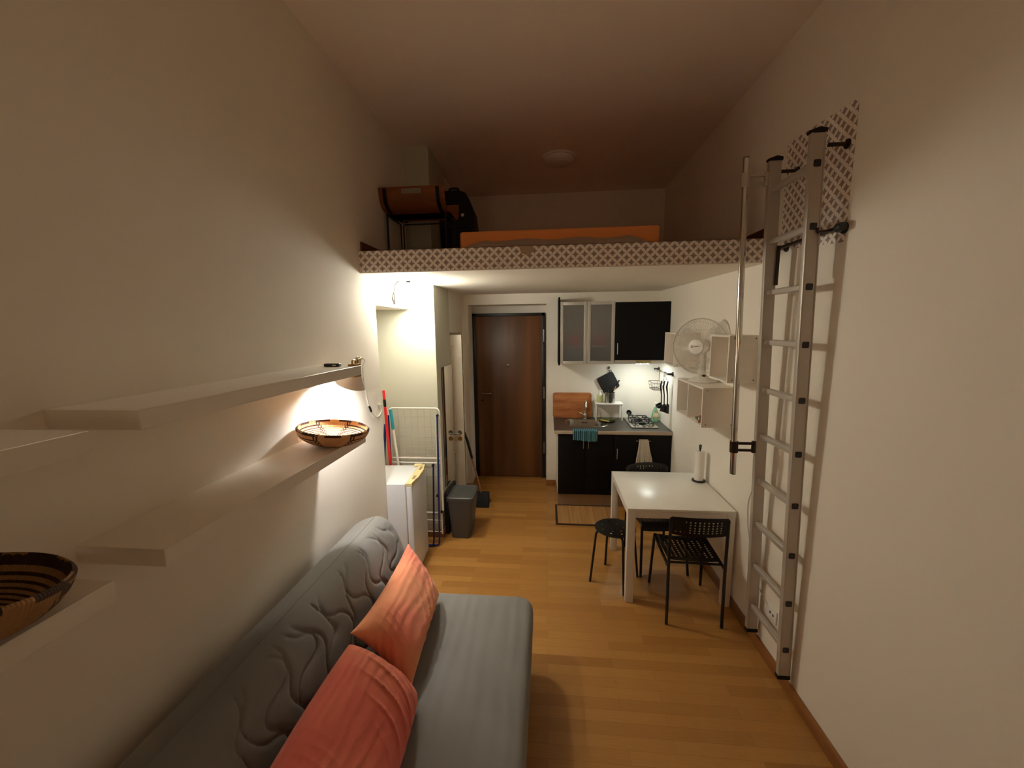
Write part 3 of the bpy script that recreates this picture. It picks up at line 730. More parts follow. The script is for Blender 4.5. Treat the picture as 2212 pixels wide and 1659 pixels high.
# ------------------------------------------------------------------ aluminium ladder with handrail, its wall hook, wallpaper behind it
la = thing('ladder', 'aluminium ladder with side handrail hanging upright on the right wall', 'ladder', (1.29, 2.21, .11))
def lx(z): return 1.289-.074*(z-.11)/2.79      # centre line leans out towards the top
for y0, y1, hgt, out in ((2.028, 2.054, 2.90, 1), (2.368, 2.394, 2.915, -1)):
    b_ = NB(); hw = .031
    prism(b_, [(lx(.125)-hw, .125), (lx(.125)+hw, .125), (lx(hgt)+hw, hgt), (lx(hgt)-hw, hgt)], 'y', y0, y1, .004)
    yf = y0 if out > 0 else y1
    for s in (-1, 1): tube(b_, [(lx(.13)+s*(hw-.003), yf, .13), (lx(hgt)+s*(hw-.003), yf, hgt)], .0035, 6)
    sti = obj('stile', b_, m_alu, la)
    b_ = NB(); bx(b_, (lx(.11)-.033, y0-.003, .105), (lx(.11)+.033, y1+.003, .13), .004); obj('foot', b_, m_rubber, sti)
    b_ = NB(); prism(b_, [(lx(hgt)-.035, hgt-.012), (lx(hgt)+.035, hgt-.012), (lx(hgt)+.037, hgt+.006), (lx(hgt)+.005, hgt+.014), (lx(hgt)-.037, hgt)], 'y', y0-.004, y1+.004, .003); obj('end_cap', b_, m_rubber, sti)
for k in range(10):
    z = .286+.2748*k
    b_ = NB(); prism(b_, rrect(lx(z)-.015, z-.015, lx(z)+.015, z+.015, .006, 3), 'y', 2.05, 2.372)
    for s in (-.008, 0, .008): tube(b_, [(lx(z)+s, 2.054, z+.0152), (lx(z)+s, 2.368, z+.0152)], .0018, 5)
    rg = obj('rung', b_, m_alu, la)
    b_ = NB(); prism(b_, rrect(lx(z)-.0155, z-.0155, lx(z)+.0155, z+.0155, .006, 3), 'y', 2.0255, 2.030); obj('rung_plug', b_, m_black, rg)
b_ = NB(); tube(b_, [(1.069, 2.381, 2.925), (1.111, 2.381, 1.15)], .0165, 14); hr = obj('handrail', b_, m_chrome, la)
for q in ((1.111, 1.1495, 1.146), (1.069, 2.9255, 2.93)): obj('tube_plug', tube(NB(), [(q[0], 2.381, q[1]), (q[0], 2.381, q[2])], .0155, 12), m_rubber, hr)
for z, x in ((2.815, 1.0716), (1.315, 1.107)):
    b_ = NB()
    for s in (-1, 1): bx(b_, (x+.012, 2.373, z+s*.021-.007), (lx(z)-.03, 2.389, z+s*.021+.007), .002)
    bx(b_, (lx(z)-.048, 2.371, z-.036), (lx(z)-.030, 2.391, z+.036), .002); lathe(b_, [(.0165, -.034), (.023, -.034), (.023, .034), (.0165, .034)], (x, 2.381, z), (-.0237, 0, 1), 16)
    obj('handrail_bracket', b_, m_dkmetal if z < 2 else m_alu, la)
hk = thing('ladder_hook', 'dark metal wall hook bar that the ladder hangs on, with black end knob', 'hook', (XR, 2.2, 2.46))
b_ = NB(); tube(b_, [(1.302, 1.975, 2.462), (1.302, 2.47, 2.462)], .010, 10); 
for yy in (2.02, 2.42): tube(b_, [(XR, yy, 2.462), (1.302, yy, 2.462), (1.245, yy, 2.455), (1.240, yy, 2.475)], .007, 8)
obj('bar', b_, m_dkmetal, hk)
b_ = NB(); lathe(b_, [(0, .03), (.018, .026), (.022, .0), (.014, -.02), (0, -.022)], (1.302, 1.972, 2.462), (0, -1, 0), 16); obj('end_knob', b_, m_black, hk)
for yy in (1.985, 2.42): obj('wall_plate', lathe(NB(), [(0, .008), (.022, .008), (.026, 0)], (XR, yy, 2.462), (-1, 0, 0), 16), m_black, hk)
for yy in (2.062, 2.36):
    b_ = NB(); bx(b_, (1.252, yy-.003, 2.25), (1.268, yy+.003, 2.462)); obj('strap', b_, m_dkmetal, hk)
for yy, zz, w_ in ((2.03, 2.83, 'nearer'), (2.39, 2.85, 'farther')):
    sp = thing('ladder_standoff', f'small dark metal standoff behind the top of the {w_} ladder stile', 'bracket', (XR, yy, zz), group='ladder standoffs')
    b_ = NB(); tube(b_, [(XR-.002, yy-.012, zz), (lx(zz)+.036, yy-.012, zz)], .009, 10); lathe(b_, [(0, .006), (.02, .006), (.022, 0)], (XR, yy-.012, zz), (-1, 0, 0), 16); obj('rod', b_, m_dkmetal, sp)
b_ = NB(); prism(b_, [(1.974, 2.40), (2.485, 2.458), (2.488, 3.033), (1.973, 2.998)], 'x', XR-.0015, XR-.0003)
tag(obj('wallpaper_sheet', b_, m_wpy), 'grey and white geometric wallpaper sheet stuck on the right wall behind the ladder top', 'wallpaper')

# ------------------------------------------------------------------ open wall boxes and the fan
def wallbox(label, x0, y0, y1, z0, z1, div=None):
    t = thing('wall_box', label, 'shelf', (XR, (y0+y1)/2, z0), group='white open wall boxes'); th = .013
    b_ = NB(); bx(b_, (x0, y0, z0), (XR, y0+th, z1), .0015); bx(b_, (x0, y1-th, z0), (XR, y1, z1), .0015)
    bx(b_, (x0, y0+th, z0), (XR, y1-th, z0+th), .0015); bx(b_, (x0, y0+th, z1-th), (XR, y1-th, z1), .0015)
    obj('casing', b_, m_shelf, t)
    b_ = NB(); bx(b_, (XR-.006, y0+th, z0+th), (XR-.001, y1-th, z1-th)); obj('back_panel', b_, m_shelf, t)
    if div:
        b_ = NB(); bx(b_, (x0, div-th/2, z0+th), (XR-.006, div+th/2, z1-th), .0015); obj('divider', b_, m_shelf, t)
    for z in (z0+.02, z1-.02):
        for x in (x0+.03, XR-.03): obj('screw_head', lathe(NB(), [(0, .0008), (.004, .0008), (.004, 0)], (x, y0, z), (0, -1, 0), 8), m_dkmetal, t)
wallbox('white open wall box nearest the ladder handrail, empty', 1.145, 2.614, 2.905, 1.664, 1.97)
wallbox('white open wall box beyond the fan, next to the black kitchen cabinet', 1.115, 3.60, 3.90, 1.672, 1.975)
wallbox('wide white wall box with two cells below the fan', 1.10, 2.872, 3.43, 1.305, 1.594, 3.17)
bt = thing('amber_bottle', 'small amber bottle inside the wall box beyond the fan', 'bottle', (1.16, 3.645, 1.685))
b_ = NB(); lathe(b_, [(0, 0), (.024, 0), (.026, .01), (.026, .07), (.012, .092), (.010, .105), (0, .105)], (1.16, 3.645, 1.685), n=18); obj('body', b_, m_food, bt)
b_ = NB(); lathe(b_, [(.012, .103), (.012, .12), (0, .12)], (1.16, 3.645, 1.685), n=14); obj('lid', b_, m_black, bt)
rnd = random.Random(7)
for k, (x, y, r, lb, mm) in enumerate(((1.145, 2.925, .042, 'brown foil snack packet at the near side of the two-cell wall box', m_food), (1.155, 3.02, .045, 'crumpled silver wrapper in the two-cell wall box', m_steel), (1.16, 2.955, .040, 'reddish snack packet on top of the wrappers in the two-cell wall box', m_food))):
    b_ = NB(); zz = 1.319+(.030 if k == 2 else 0)
    bmesh.ops.create_icosphere(b_, subdivisions=3, radius=1)
    for v in b_.verts:
        q = 1+.22*math.sin(v.co.x*5+k)*math.sin(v.co.y*7)+.1*math.sin(v.co.z*11+v.co.x*9); v.co = Vector((v.co.x*q*r*.9+x, v.co.y*q*r+y, zz+max(0, (v.co.z*q+.9))*.019))
    tag(obj('snack_packet', b_, mm, None, smooth=30, loc=(x, y, zz)), lb, 'packet', 'snack packets in the wall box')
cf = NB(); lathe(cf, [(0, 0), (.034, 0), (.045, .03), (.045, .09), (.022, .15), (.024, .19), (.022, .19), (.020, .15), (.043, .09), (.043, .03), (.03, .004), (0, .004)], (1.2, 3.28, 1.318), n=24)
tc_ = NT('clear_glass'); tc_.base((.95, .97, .95)); tc_.p.inputs['Transmission Weight'].default_value = 1; tc_.p.inputs['Roughness'].default_value = .02; tc_.p.inputs['IOR'].default_value = 1.45
tag(obj('carafe', cf, tc_.m, None, loc=(1.2, 3.28, 1.318)), 'clear glass carafe in the far cell of the wide wall box', 'carafe')

fn = thing('desk_fan', 'white desk fan with clear blades standing on the wide wall box', 'fan', (1.215, 3.20, 1.594))
fc = Vector((1.168, 3.17, 1.874)); nn = Vector((-.70, -.71, 0)).normalized(); fr_ = .214
b_ = NB(); lathe(b_, [(0, .0005), (.100, .0005), (.108, .006), (.100, .020), (.06, .040), (.026, .052), (.022, .06), (0, .06)], (1.222, 3.21, 1.594), n=36); obj('base', b_, m_wplast, fn)
b_ = NB(); lathe(b_, [(0, .006), (.012, .006), (.014, 0)], (1.215, 3.175, 1.642), (-.1, -.5, .85), 14); obj('speed_knob', b_, m_black, fn)
b_ = NB(); tube(b_, [(1.222, 3.21, 1.65), (1.222, 3.215, 1.80), tuple(fc-nn*.075)], [.021, .018, .022], 14); obj('stem', b_, m_wplast, fn)
b_ = NB(); lathe(b_, [(0, -.135), (.03, -.133), (.046, -.12), (.052, -.09), (.052, -.05), (.03, -.045), (0, -.045)], fc, nn, 26); obj('motor_housing', b_, m_wplast, fn)
side = Vector((nn.y, -nn.x, 0)); upv = Vector((0, 0, 1))
def fp(r, a, z): return fc+side*r*math.cos(a)+upv*r*math.sin(a)+nn*z
b_ = NB()
ringp = lambda r, z, n=64: [fp(r, 2*PI*k/n, z) for k in range(n)]
tube(b_, ringp(fr_, 0), .0045, 8, True)
for r, z in ((.19, .022), (.13, .046)): tube(b_, ringp(r, z, 48), .0013, 5, True)
for k in range(96):
    a_ = 2*PI*k/96; tube(b_, [fp(fr_, a_, 0), fp(.196, a_, .020), fp(.13, a_, .046), fp(.05, a_, .058)], .0011, 4)
obj('front_guard', b_, m_fanwire, fn)
b_ = NB(); tube(b_, ringp(fr_-.002, -.006), .003, 6, True)
for k in range(60):
    a_ = 2*PI*k/60; tube(b_, [fp(fr_-.002, a_, -.006), fp(.18, a_, -.05), fp(.05, a_, -.062)], .0011, 4)
tube(b_, ringp(.13, -.056, 48), .0013, 5, True); obj('rear_guard', b_, m_fanwire, fn)
b_ = NB(); lathe(b_, [(0, .0665), (.03, .0655), (.055, .061), (.060, .054), (.055, .050), (0, .050)], fc, nn, 36); hub = obj('hub_badge', b_, m_wplast, fn)
b_ = NB()          # dark maker's mark: a small open ring followed by a line of letters
tube(b_, [fp(0, 0, .0675)+side*.026-side*.008*math.cos(t)+upv*.008*math.sin(t) for t in [.6+k*.42 for k in range(13)]], .0017, 5)
for k in range(8):
    q = fp(0, 0, .0670)-side*(-.013+.0055*k)+upv*(.0015*(k % 2)+.0006*k)
    tube(b_, [q-upv*.003, q+upv*.003], .0014, 4)
obj('lettering', b_, m_dkmetal, hub)
m_blade = M('smoky_clear_blade', (214, 208, 198), .3, var=.03); m_blade.node_tree.nodes['Principled BSDF'].inputs['Alpha'].default_value = .25
for q in range(3):
    b_ = NB()
    def bl2(u, v, q=q):
        a0 = 2*PI*q/3+.5; r = .04+.145*u; sp_ = .30+.55*math.sin(PI*min(1, u*.75+.1)); a_ = a0+(v-.5)*sp_*1.5
        return fp(r, a_, -.005+.03*(v-.5))
    grid(b_, bl2, 10, 8); bmesh.ops.solidify(b_, geom=b_.faces[:], thickness=.002); obj('blade', b_, m_blade, fn)

# ------------------------------------------------------------------ kitchen
KF, CZ = 4.25, .91
def handle(bm, p, L, vert=True, off=.03):
    x, y, z = p; e = Vector((0, 0, 1)) if vert else Vector((1, 0, 0)); P = Vector(p)
    tube(bm, fillet([P-e*L/2, P-e*L/2+Vector((0, -off, 0)), P+e*L/2+Vector((0, -off, 0)), P+e*L/2], .025, 6), .0055, 8); return bm
k1 = thing('sink_cabinet', 'black two-door kitchen base cabinet under the sink', 'cabinet', (.41, 4.5, 0))
def hollow(x0, x1, y0, y1, z0, z1):
    q = NB(); bx(q, (x0, y0, z0), (x0+.016, y1, z1)); bx(q, (x1-.016, y0, z0), (x1, y1, z1)); bx(q, (x0+.016, y0, z0), (x1-.016, y1, z0+.016)); bx(q, (x0+.016, y1-.01, z0+.016), (x1-.016, y1, z1)); bx(q, (x0+.016, y0, z1-.05), (x1-.016, y0+.016, z1)); return q
obj('carcass', hollow(.108, .715, 4.272, 4.89, .165, .87), m_white, k1)
obj('plinth', box((.112, 4.33, .002), (.722, 4.35, .165)), m_beigepl, k1)
for x0, x1, hx in ((.112, .4135, .388), (.4165, .718, .442)):
    dd = obj('door', box((x0, KF, .17), (x1, 4.270, .866), .0015), m_blackcab, k1)
    b_ = NB(); handle(b_, (hx, KF, .765), .115); obj('handle', b_, m_steel, dd)
k2 = thing('hob_cabinet', 'black single-door kitchen base cabinet under the gas hob with a towel rail', 'cabinet', (1.02, 4.5, 0))
obj('carcass', hollow(.722, XR-.002, 4.272, 4.89, .165, .87), m_white, k2)
obj('plinth', box((.7225, 4.33, .002), (XR-.002, 4.35, .165)), m_beigepl, k2)
dd = obj('door', box((.722, KF, .17), (XR-.003, 4.270, .866), .0015), m_blackcab, k2)
b_ = NB(); handle(b_, (.752, KF, .655), .12); obj('handle', b_, m_steel, dd)
b_ = NB(); handle(b_, (1.03, KF, .805), .15, False, .024); obj('towel_rail', b_, m_steel, dd)
wt = thing('worktop', 'dark grey laminate kitchen worktop with pale front edge', 'worktop', (.7, 4.55, .872))
b_ = NB(); SX0, SX1, SY0, SY1 = .205, .695, 4.42, 4.80
hx0, hx1, hy0, hy1 = SX0+.03, SX1-.03, SY0+.03, SY1-.03
for p, q in (((.07, 4.232), (hx0, 4.898)), ((hx1, 4.232), (XR-.001, 4.898)), ((hx0, 4.232), (hx1, hy0)), ((hx0, hy1), (hx1, 4.898))): bx(b_, (p[0], p[1], .872), (q[0], q[1], CZ))
obj('slab', b_, m_counter, wt)
obj('front_edge', box((.07, 4.226, .872), (XR-.001, 4.2325, CZ+.0005), .001), m_cedge, wt)
sk_ = thing('sink', 'oval stainless steel sink set into the worktop', 'sink', (.45, 4.61, CZ))
b_ = NB()
def lp(i, r, z): return [b_.verts.new((p[0], p[1], z)) for p in rrect(SX0+i, SY0+i, SX1-i, SY1-i, r, 6)]
Ls = [lp(0, .11, CZ+.0005), lp(.004, .108, CZ+.005), lp(.022, .095, CZ+.004), lp(.03, .09, CZ-.004), lp(.045, .08, CZ-.12), lp(.075, .06, CZ-.145)]
for A, B in zip(Ls, Ls[1:]):
    for i in range(len(A)): j = (i+1) % len(A); b_.faces.new((A[i], A[j], B[j], B[i]))
b_.faces.new(Ls[-1]); obj('basin', b_, m_steel, sk_)
b_ = NB()
for k in range(4): bx(b_, (.415+.018*k, SY1-.0375, .865), (.425+.018*k, SY1-.034, .880))
obj('overflow', b_, m_black, sk_)
b_ = NB(); lathe(b_, [(0, .002), (.03, .002), (.034, 0)], (.45, 4.61, CZ-.1445), n=20); obj('drain', b_, m_chrome, sk_)
fa = thing('faucet', 'chrome mixer tap with curved spout behind the sink', 'tap', (.455, 4.815, CZ))
b_ = NB(); lathe(b_, [(0, .0005), (.026, .0005), (.026, .008), (.022, .012), (.024, .055), (.020, .07), (0, .07)], (.455, 4.815, CZ), n=24); obj('body', b_, m_chrome, fa)
b_ = NB(); tube(b_, fillet([(.455, 4.815, CZ+.06), (.457, 4.815, CZ+.215), (.458, 4.73, CZ+.245), (.458, 4.70, CZ+.165)], .06, 8), .0115, 12); obj('spout', b_, m_chrome, fa)
b_ = NB(); tube(b_, [(.44, 4.81, CZ+.05), (.40, 4.79, CZ+.075), (.375, 4.79, CZ+.085)], [.010, .008, .006], 10); obj('lever', b_, m_chrome, fa)
cbd = NB(); prism(cbd, rrect(.062, 0, .538, .315, .03, 5), 'y', -.022, 0, .003); xf(cbd, Matrix.Translation((0, 4.872, CZ+.001)) @ Matrix.Rotation(math.radians(-3.5), 4, 'X'))
tag(obj('cutting_board', cbd, m_board, None, loc=(.3, 4.86, CZ)), 'wooden chopping board leaning on the wall behind the sink', 'cutting board')
tw = NB()
def twf(u, v):
    x = .278+.262*u; s = v*.20
    zz = CZ+.006 if s < .085 else CZ+.006-(s-.085); yy = 4.305-s if s < .085 else 4.2185-.004*math.sin(u*30)
    return (x+.008*math.sin(v*3)*(u-.5)-.006*v, yy-.003, zz+.003*math.sin(u*26)+(.008*math.sin(u*5+1) if v > .9 else 0))
grid(tw, twf, 40, 18); bmesh.ops.solidify(tw, geom=tw.faces[:], thickness=.005)
tag(obj('striped_towel', tw, m_towel, None, smooth=80, loc=(.41, 4.25, CZ)), 'teal striped towel hanging over the worktop edge at the sink', 'towel')
fc_ = NB(); rnd = random.Random(3)
for k in range(46):
    u = k/45; x0 = .985+.09*u; xe = .955+.175*u+rnd.uniform(-.008, .008); L_ = .30+rnd.uniform(-.03, .02)-.05*max(0, .3-u)
    yy = KF-.0375-.006*rnd.random(); w0 = rnd.uniform(-.004, .004)
    tube(fc_, [(x0, yy, .816), (x0+(xe-x0)*.35+w0, yy-.004, .81-L_*.35), (x0+(xe-x0)*.75-w0, yy-.002, .81-L_*.7), (xe, yy, .81-L_)], [.0034, .0042, .0044, .003], 5)
for k in range(16): x = .987+.0058*k; tube(fc_, [(x, KF-.036, .816), (x, KF-.026, .822), (x, KF-.008, .80), (x, KF-.007, .60)], .0035, 5)
tag(obj('fringed_cloth', fc_, m_rope, None, loc=(1.03, KF-.03, .6)), 'cream yarn dish cloth hanging in strands from the rail of the hob cabinet', 'cloth')

hb = thing('gas_hob', 'two-burner stainless gas hob set in the worktop', 'hob', (1.08, 4.6, CZ))
obj('plate', box((.930, 4.365, CZ+.0005), (1.225, 4.84, CZ+.012), .004), m_steel, hb)
for yy, rr_ in ((4.52, .036), (4.72, .048)):
    b_ = NB(); lathe(b_, [(0, .022), (rr_*.8, .022), (rr_*.82, .016), (rr_, .014), (rr_, 0), (0, 0)], (1.08, yy, CZ+.012), n=24); obj('burner', b_, m_black, hb)
    b_ = NB(); zz = CZ+.046; s = .105
    tube(b_, fillet([(1.08-s, yy-.092, zz), (1.08+s, yy-.092, zz), (1.08+s, yy+.092, zz), (1.08-s, yy+.092, zz)], .02, 4, True), .0055, 6, True)
    for dx, dy in ((1, 0), (-1, 0), (0, 1), (0, -1)): bx(b_, (1.08+dx*s*.98-.004-abs(dy)*0, yy+dy*.09-.004, zz-.006), (1.08+dx*s*.32+.004, yy+dy*.03+.004, zz+.006), .0015)
    for q in (-.06, .06): bx(b_, (1.08+q-.004, yy-.09, zz-.005), (1.08+q+.004, yy+.09, zz+.005), .0015)
    for dx in (-1, 1):
        for dy in (-1, 1): tube(b_, [(1.08+dx*s*.93, yy+dy*.082, zz), (1.08+dx*s*.95, yy+dy*.084, CZ+.012)], .005, 6)
    obj('pan_support', b_, m_black, hb)
for x in (1.075, 1.145):
    b_ = NB(); lathe(b_, [(0, .022), (.015, .022), (.018, .004), (.018, 0)], (x, 4.395, CZ+.012), n=20); obj('knob', b_, m_chrome, hb)
ld_ = thing('serving_ladle', 'metal ladle with a round black bowl resting across the gas hob', 'ladle', (1.03, 4.7, CZ+.055))
b_ = NB(); lathe(b_, [(0, -.03), (.018, -.027), (.030, -.012), (.033, .0), (.030, .0), (.016, -.022), (0, -.025)], (.985, 4.80, CZ+.086), (.2, -.8, .5), 20); obj('bowl', b_, m_black, ld_)
b_ = NB(); tube(b_, [(1.0, 4.785, CZ+.07), (1.04, 4.70, CZ+.066), (1.10, 4.56, CZ+.058)], .005, 8); obj('handle', b_, m_steel, ld_)

rs = thing('counter_shelf', 'small white shelf on legs standing on the worktop by the hob', 'shelf', (.735, 4.79, CZ))
obj('top', box((.567, 4.70, CZ+.198), (.895, 4.885, CZ+.213), .002), m_white, rs)
for x0 in (.569, .878):
    b_ = NB(); bx(b_, (x0, 4.703, CZ+.001), (x0+.016, 4.72, CZ+.198), .002); bx(b_, (x0, 4.862, CZ+.001), (x0+.016, 4.879, CZ+.198), .002); bx(b_, (x0, 4.72, CZ+.18), (x0+.016, 4.862, CZ+.198)); obj('leg', b_, m_white, rs)
RZ = CZ+.2132
ut = thing('utensil_holder', 'perforated steel utensil pot on the small white shelf', 'utensil holder', (.745, 4.765, RZ))
b_ = NB(); lathe(b_, [(0, 0), (.056, 0), (.058, .004), (.058, .125), (.060, .128), (.056, .128), (.055, .006), (0, .006)], (.745, 4.765, RZ), n=32); obj('pot', b_, m_steel, ut)
b_ = NB()
for r in range(9):
    for q in range(20):
        a_ = 2*PI*q/20; P = Vector((.745+.0583*math.cos(a_), 4.765+.0583*math.sin(a_), RZ+.018+.012*r)); lathe(b_, [(0, .0004), (.0032, .0004), (.0032, 0)], P, (math.cos(a_), math.sin(a_), 0), 6)
obj('perforation', b_, m_black, ut)
def utensil(nm, label, p1, kind):
    t = thing(nm, label, 'utensil', (.745, 4.765, RZ+.01), group='utensils in the steel pot'); A = Vector((.745, 4.765, RZ+.012)); B = Vector(p1)
    A = A+Vector(((B.x-.745)*-.25, 0, 0)); d_ = (B-A)
    b_ = NB(); tube(b_, [A, A+d_*.72], .006, 8); obj('shaft', b_, m_tan if kind == 'tan' else m_black, t)
    b_ = NB(); tube(b_, [A+d_*.72, A+d_*.74, A+d_*.98, B], [.006, .0095, .0095, .006], 10); obj('handle', b_, m_black, t)
utensil('spatula', 'wooden spatula with dark handle tip sticking out right of the steel pot', (.855, 4.775, RZ+.275), 'tan')
utensil('serving_spoon', 'short black serving spoon handle in the steel pot, left side', (.715, 4.775, RZ+.165), 'black')
utensil('whisk', 'black whisk handle in the middle of the steel pot', (.765, 4.75, RZ+.175), 'black')
utensil('tongs', 'black tongs at the front right of the steel pot', (.782, 4.745, RZ+.165), 'black')
jr = thing('soap_dispenser', 'yellow green soap bottle with white pump on the small white shelf', 'soap bottle', (.632, 4.80, RZ))
b_ = NB(); prism(b_, rrect(.595, 4.775, .668, 4.83, .018, 4), 'z', RZ+.001, RZ+.088, .006); obj('bottle', b_, m_greenlq, jr)
b_ = NB(); lathe(b_, [(0, .0), (.022, 0), (.018, .02), (.010, .03), (.008, .05), (.016, .052), (.016, .062), (0, .064)], (.632, 4.80, RZ+.088), n=18); tube(b_, [(.632, 4.80, RZ+.146), (.66, 4.785, RZ+.144)], .005, 8); obj('pump', b_, m_wplast, jr)
pl = thing('serving_tray', 'small dark oval tray with sponges under the small white shelf', 'tray', (.70, 4.64, CZ))
b_ = NB(); lathe(b_, [(0, .001), (.075, .001), (.10, .012), (.104, .016), (.10, .016), (.074, .006), (0, .006)], (0, 0, 0), n=36); xf(b_, Matrix.Translation((.70, 4.645, CZ)) @ Matrix.Diagonal((1, .55, 1, 1))); obj('plate', b_, m_blackp, pl)
spg = thing('sponge', 'yellow and green scouring sponge on the dark tray', 'sponge', (.675, 4.65, CZ+.006), local=True, rot=(0, math.radians(9), math.radians(-12)))
obj('sponge_body', box((-.055, -.035, .010), (.055, .035, .028), .004), m_yellow, spg); obj('scouring_pad', box((-.056, -.036, .028), (.056, .036, .040), .004), m_dgreen, spg)
sp2 = NB(); bx(sp2, (.735, 4.615, CZ+.012), (.79, 4.67, CZ+.045), .008); tag(obj('scourer', sp2, m_dgreen, None, loc=(.76, 4.64, CZ+.01)), 'dark green scourer at the right end of the dark tray', 'scourer')
ms = thing('oven_mitt', 'black square quilted pot holder hanging from a hook on the wall behind the sink', 'pot holder', (.735, 4.89, 1.36), local=True, rot=(0, math.radians(-28), 0))
b_ = NB(); prism(b_, rrect(-.108, -.118, .108, .098, .028, 4), 'y', -.02, 0, .006); obj('pad', b_, m_mitt, ms)
b_ = NB(); tube(b_, fillet([(.075, -.01, .095), (.085, -.01, .125), (.105, -.01, .105), (.085, -.01, .085)], .01, 4), .004, 6); obj('hanging_loop', b_, m_mitt, ms)
hkk = NB(); lathe(hkk, [(0, .006), (.016, .006), (.018, 0)], (.745, YB, 1.535), (0, -1, 0), 16); tube(hkk, fillet([(.745, YB-.004, 1.53), (.745, YB-.022, 1.515), (.745, YB-.026, 1.53)], .01), .004, 6)
tag(obj('wall_hook', hkk, m_steel, None, loc=(.745, YB, 1.53)), 'small grey wall hook holding the black pot holder', 'hook')
sb = thing('dish_soap', 'green washing-up liquid bottle with cream label in the worktop corner', 'soap bottle', (1.268, 4.70, CZ))
b_ = NB(); L = []
for z, rx, ry in ((.001, .034, .020), (.006, .040, .024), (.05, .043, .026), (.09, .041, .025), (.13, .032, .021), (.16, .018, .016), (.172, .014, .014), (.182, .014, .014)):
    L.append([b_.verts.new((1.268+rx*math.cos(2*PI*k/24), 4.70+ry*math.sin(2*PI*k/24), CZ+z)) for k in range(24)])
for A, B in zip(L, L[1:]):
    for i in range(24): j = (i+1) % 24; b_.faces.new((A[i], A[j], B[j], B[i]))
b_.faces.new(L[0][::-1]); b_.faces.new(L[-1]); bo = obj('bottle', b_, m_bottle, sb)
b_ = NB(); lathe(b_, [(0, 0), (.017, 0), (.017, .018), (.009, .024), (.009, .034), (.013, .036), (.013, .05), (0, .054)], (1.268, 4.70, CZ+.178), n=18); obj('cap', b_, m_wplast, sb)
b_ = NB(); prism(b_, [(1.268+.030*math.cos(t*PI/12), CZ+.078+.034*math.sin(t*PI/12)) for t in range(24)], 'y', 4.672, 4.676); lb_ = obj('label', b_, m_label, bo)
b_ = NB(); bx(b_, (1.243, 4.670, CZ+.055), (1.293, 4.673, CZ+.063)); prism(b_, [(1.268+.013*math.cos(t*PI/8), CZ+.125+.009*math.sin(t*PI/8)) for t in range(16)], 'y', 4.678, 4.684); obj('print', b_, m_orange2, bo)

# rail with basket and ladles on the right wall
rl = thing('wall_rail', 'steel utensil rail with dark ends on the right wall beside the hob', 'rail', (XR, 4.6, 1.52))
b_ = NB(); tube(b_, [(1.285, 4.31, 1.525), (1.285, 4.86, 1.518)], .007, 10); obj('bar', b_, m_steel, rl)
for yy in (4.32, 4.85):
    b_ = NB(); lathe(b_, [(0, .062), (.011, .060), (.011, .012), (.022, .010), (.024, 0)], (XR, yy, 1.522), (-1, 0, 0), 16); obj('mount', b_, m_black, rl)
wbk = thing('wire_basket', 'dark wire basket hanging from the utensil rail', 'basket', (1.22, 4.53, 1.33))
b_ = NB()
def rc(i, z): return [(p[0], p[1], z) for p in rrect(1.155+i, 4.42+i, 1.280-i, 4.64-i, .03, 3)]
tube(b_, rc(0, 1.41), .003, 6, True); tube(b_, rc(.012, 1.33), .003, 6, True); tube(b_, rc(.006, 1.37), .0018, 5, True)
for p, q in zip(rc(0, 1.41)[::2], rc(.012, 1.33)[::2]): tube(b_, [p, q], .0016, 5)
for k in range(6): y = 4.45+.032*k; tube(b_, [(1.167, y, 1.33), (1.268, y, 1.33)], .0016, 5)
for yy in (4.44, 4.62): tube(b_, fillet([(1.276, yy, 1.41), (1.276, yy, 1.52), (1.285, yy, 1.5365), (1.296, yy, 1.525)], .012, 4), .0028, 6)
obj('basket_wire', b_, m_dkmetal, wbk)
def hanging(nm, label, y, x, head, L_=.29, m=m_blackp):
    t = thing(nm, label, 'utensil', (x, y, 1.52), group='utensils hanging on the rail')
    b_ = NB(); tube(b_, fillet([(1.285, y, 1.534), (1.274, y, 1.525), (1.27, y, 1.48), (x, y, 1.43), (x-.010, y, 1.415)], .02), .003, 6); obj('hook', b_, m_steel, t)
    b_ = NB(); tube(b_, [(x, y, 1.44), (x-.012, y, 1.38), (x+.002, y, 1.28), (x+.004, y, 1.44-L_+.018)], [.007, .010, .006, .006], 10); obj('handle', b_, m, t)
    b_ = NB(); head(b_, x, y, 1.44-L_); obj('head', b_, m, t)
def h1(b_, x, y, z): lathe(b_, [(0, -.035), (.02, -.03), (.034, -.012), (.038, .012), (.035, .012), (.03, -.01), (0, -.03)], (x-.02, y, z+.015), (-.55, -.1, .85), 22)
def h2(b_, x, y, z): prism(b_, [(x-.045, z-.02), (x+.03, z-.045), (x+.035, z+.02), (x+.012, z+.06), (x-.002, z+.06), (x-.03, z+.03)], 'y', y-.012, y-.008, .001)
def h3(b_, x, y, z): prism(b_, [(x-.012, z-.05), (x+.022, z-.06), (x+.022, z+.04), (x+.006, z+.06), (x-.006, z+.05)], 'y', y-.003, y+.003, .001)
hanging('ladle', 'black ladle hanging under the wire basket', 4.40, 1.245, h1, .29)
hanging('slotted_turner', 'black turner hanging right of the black ladle', 4.375, 1.268, h2, .31)
hanging('spoon_rest_strainer', 'thin dark spatula nearest the near end of the utensil rail', 4.345, 1.294, h3, .30)

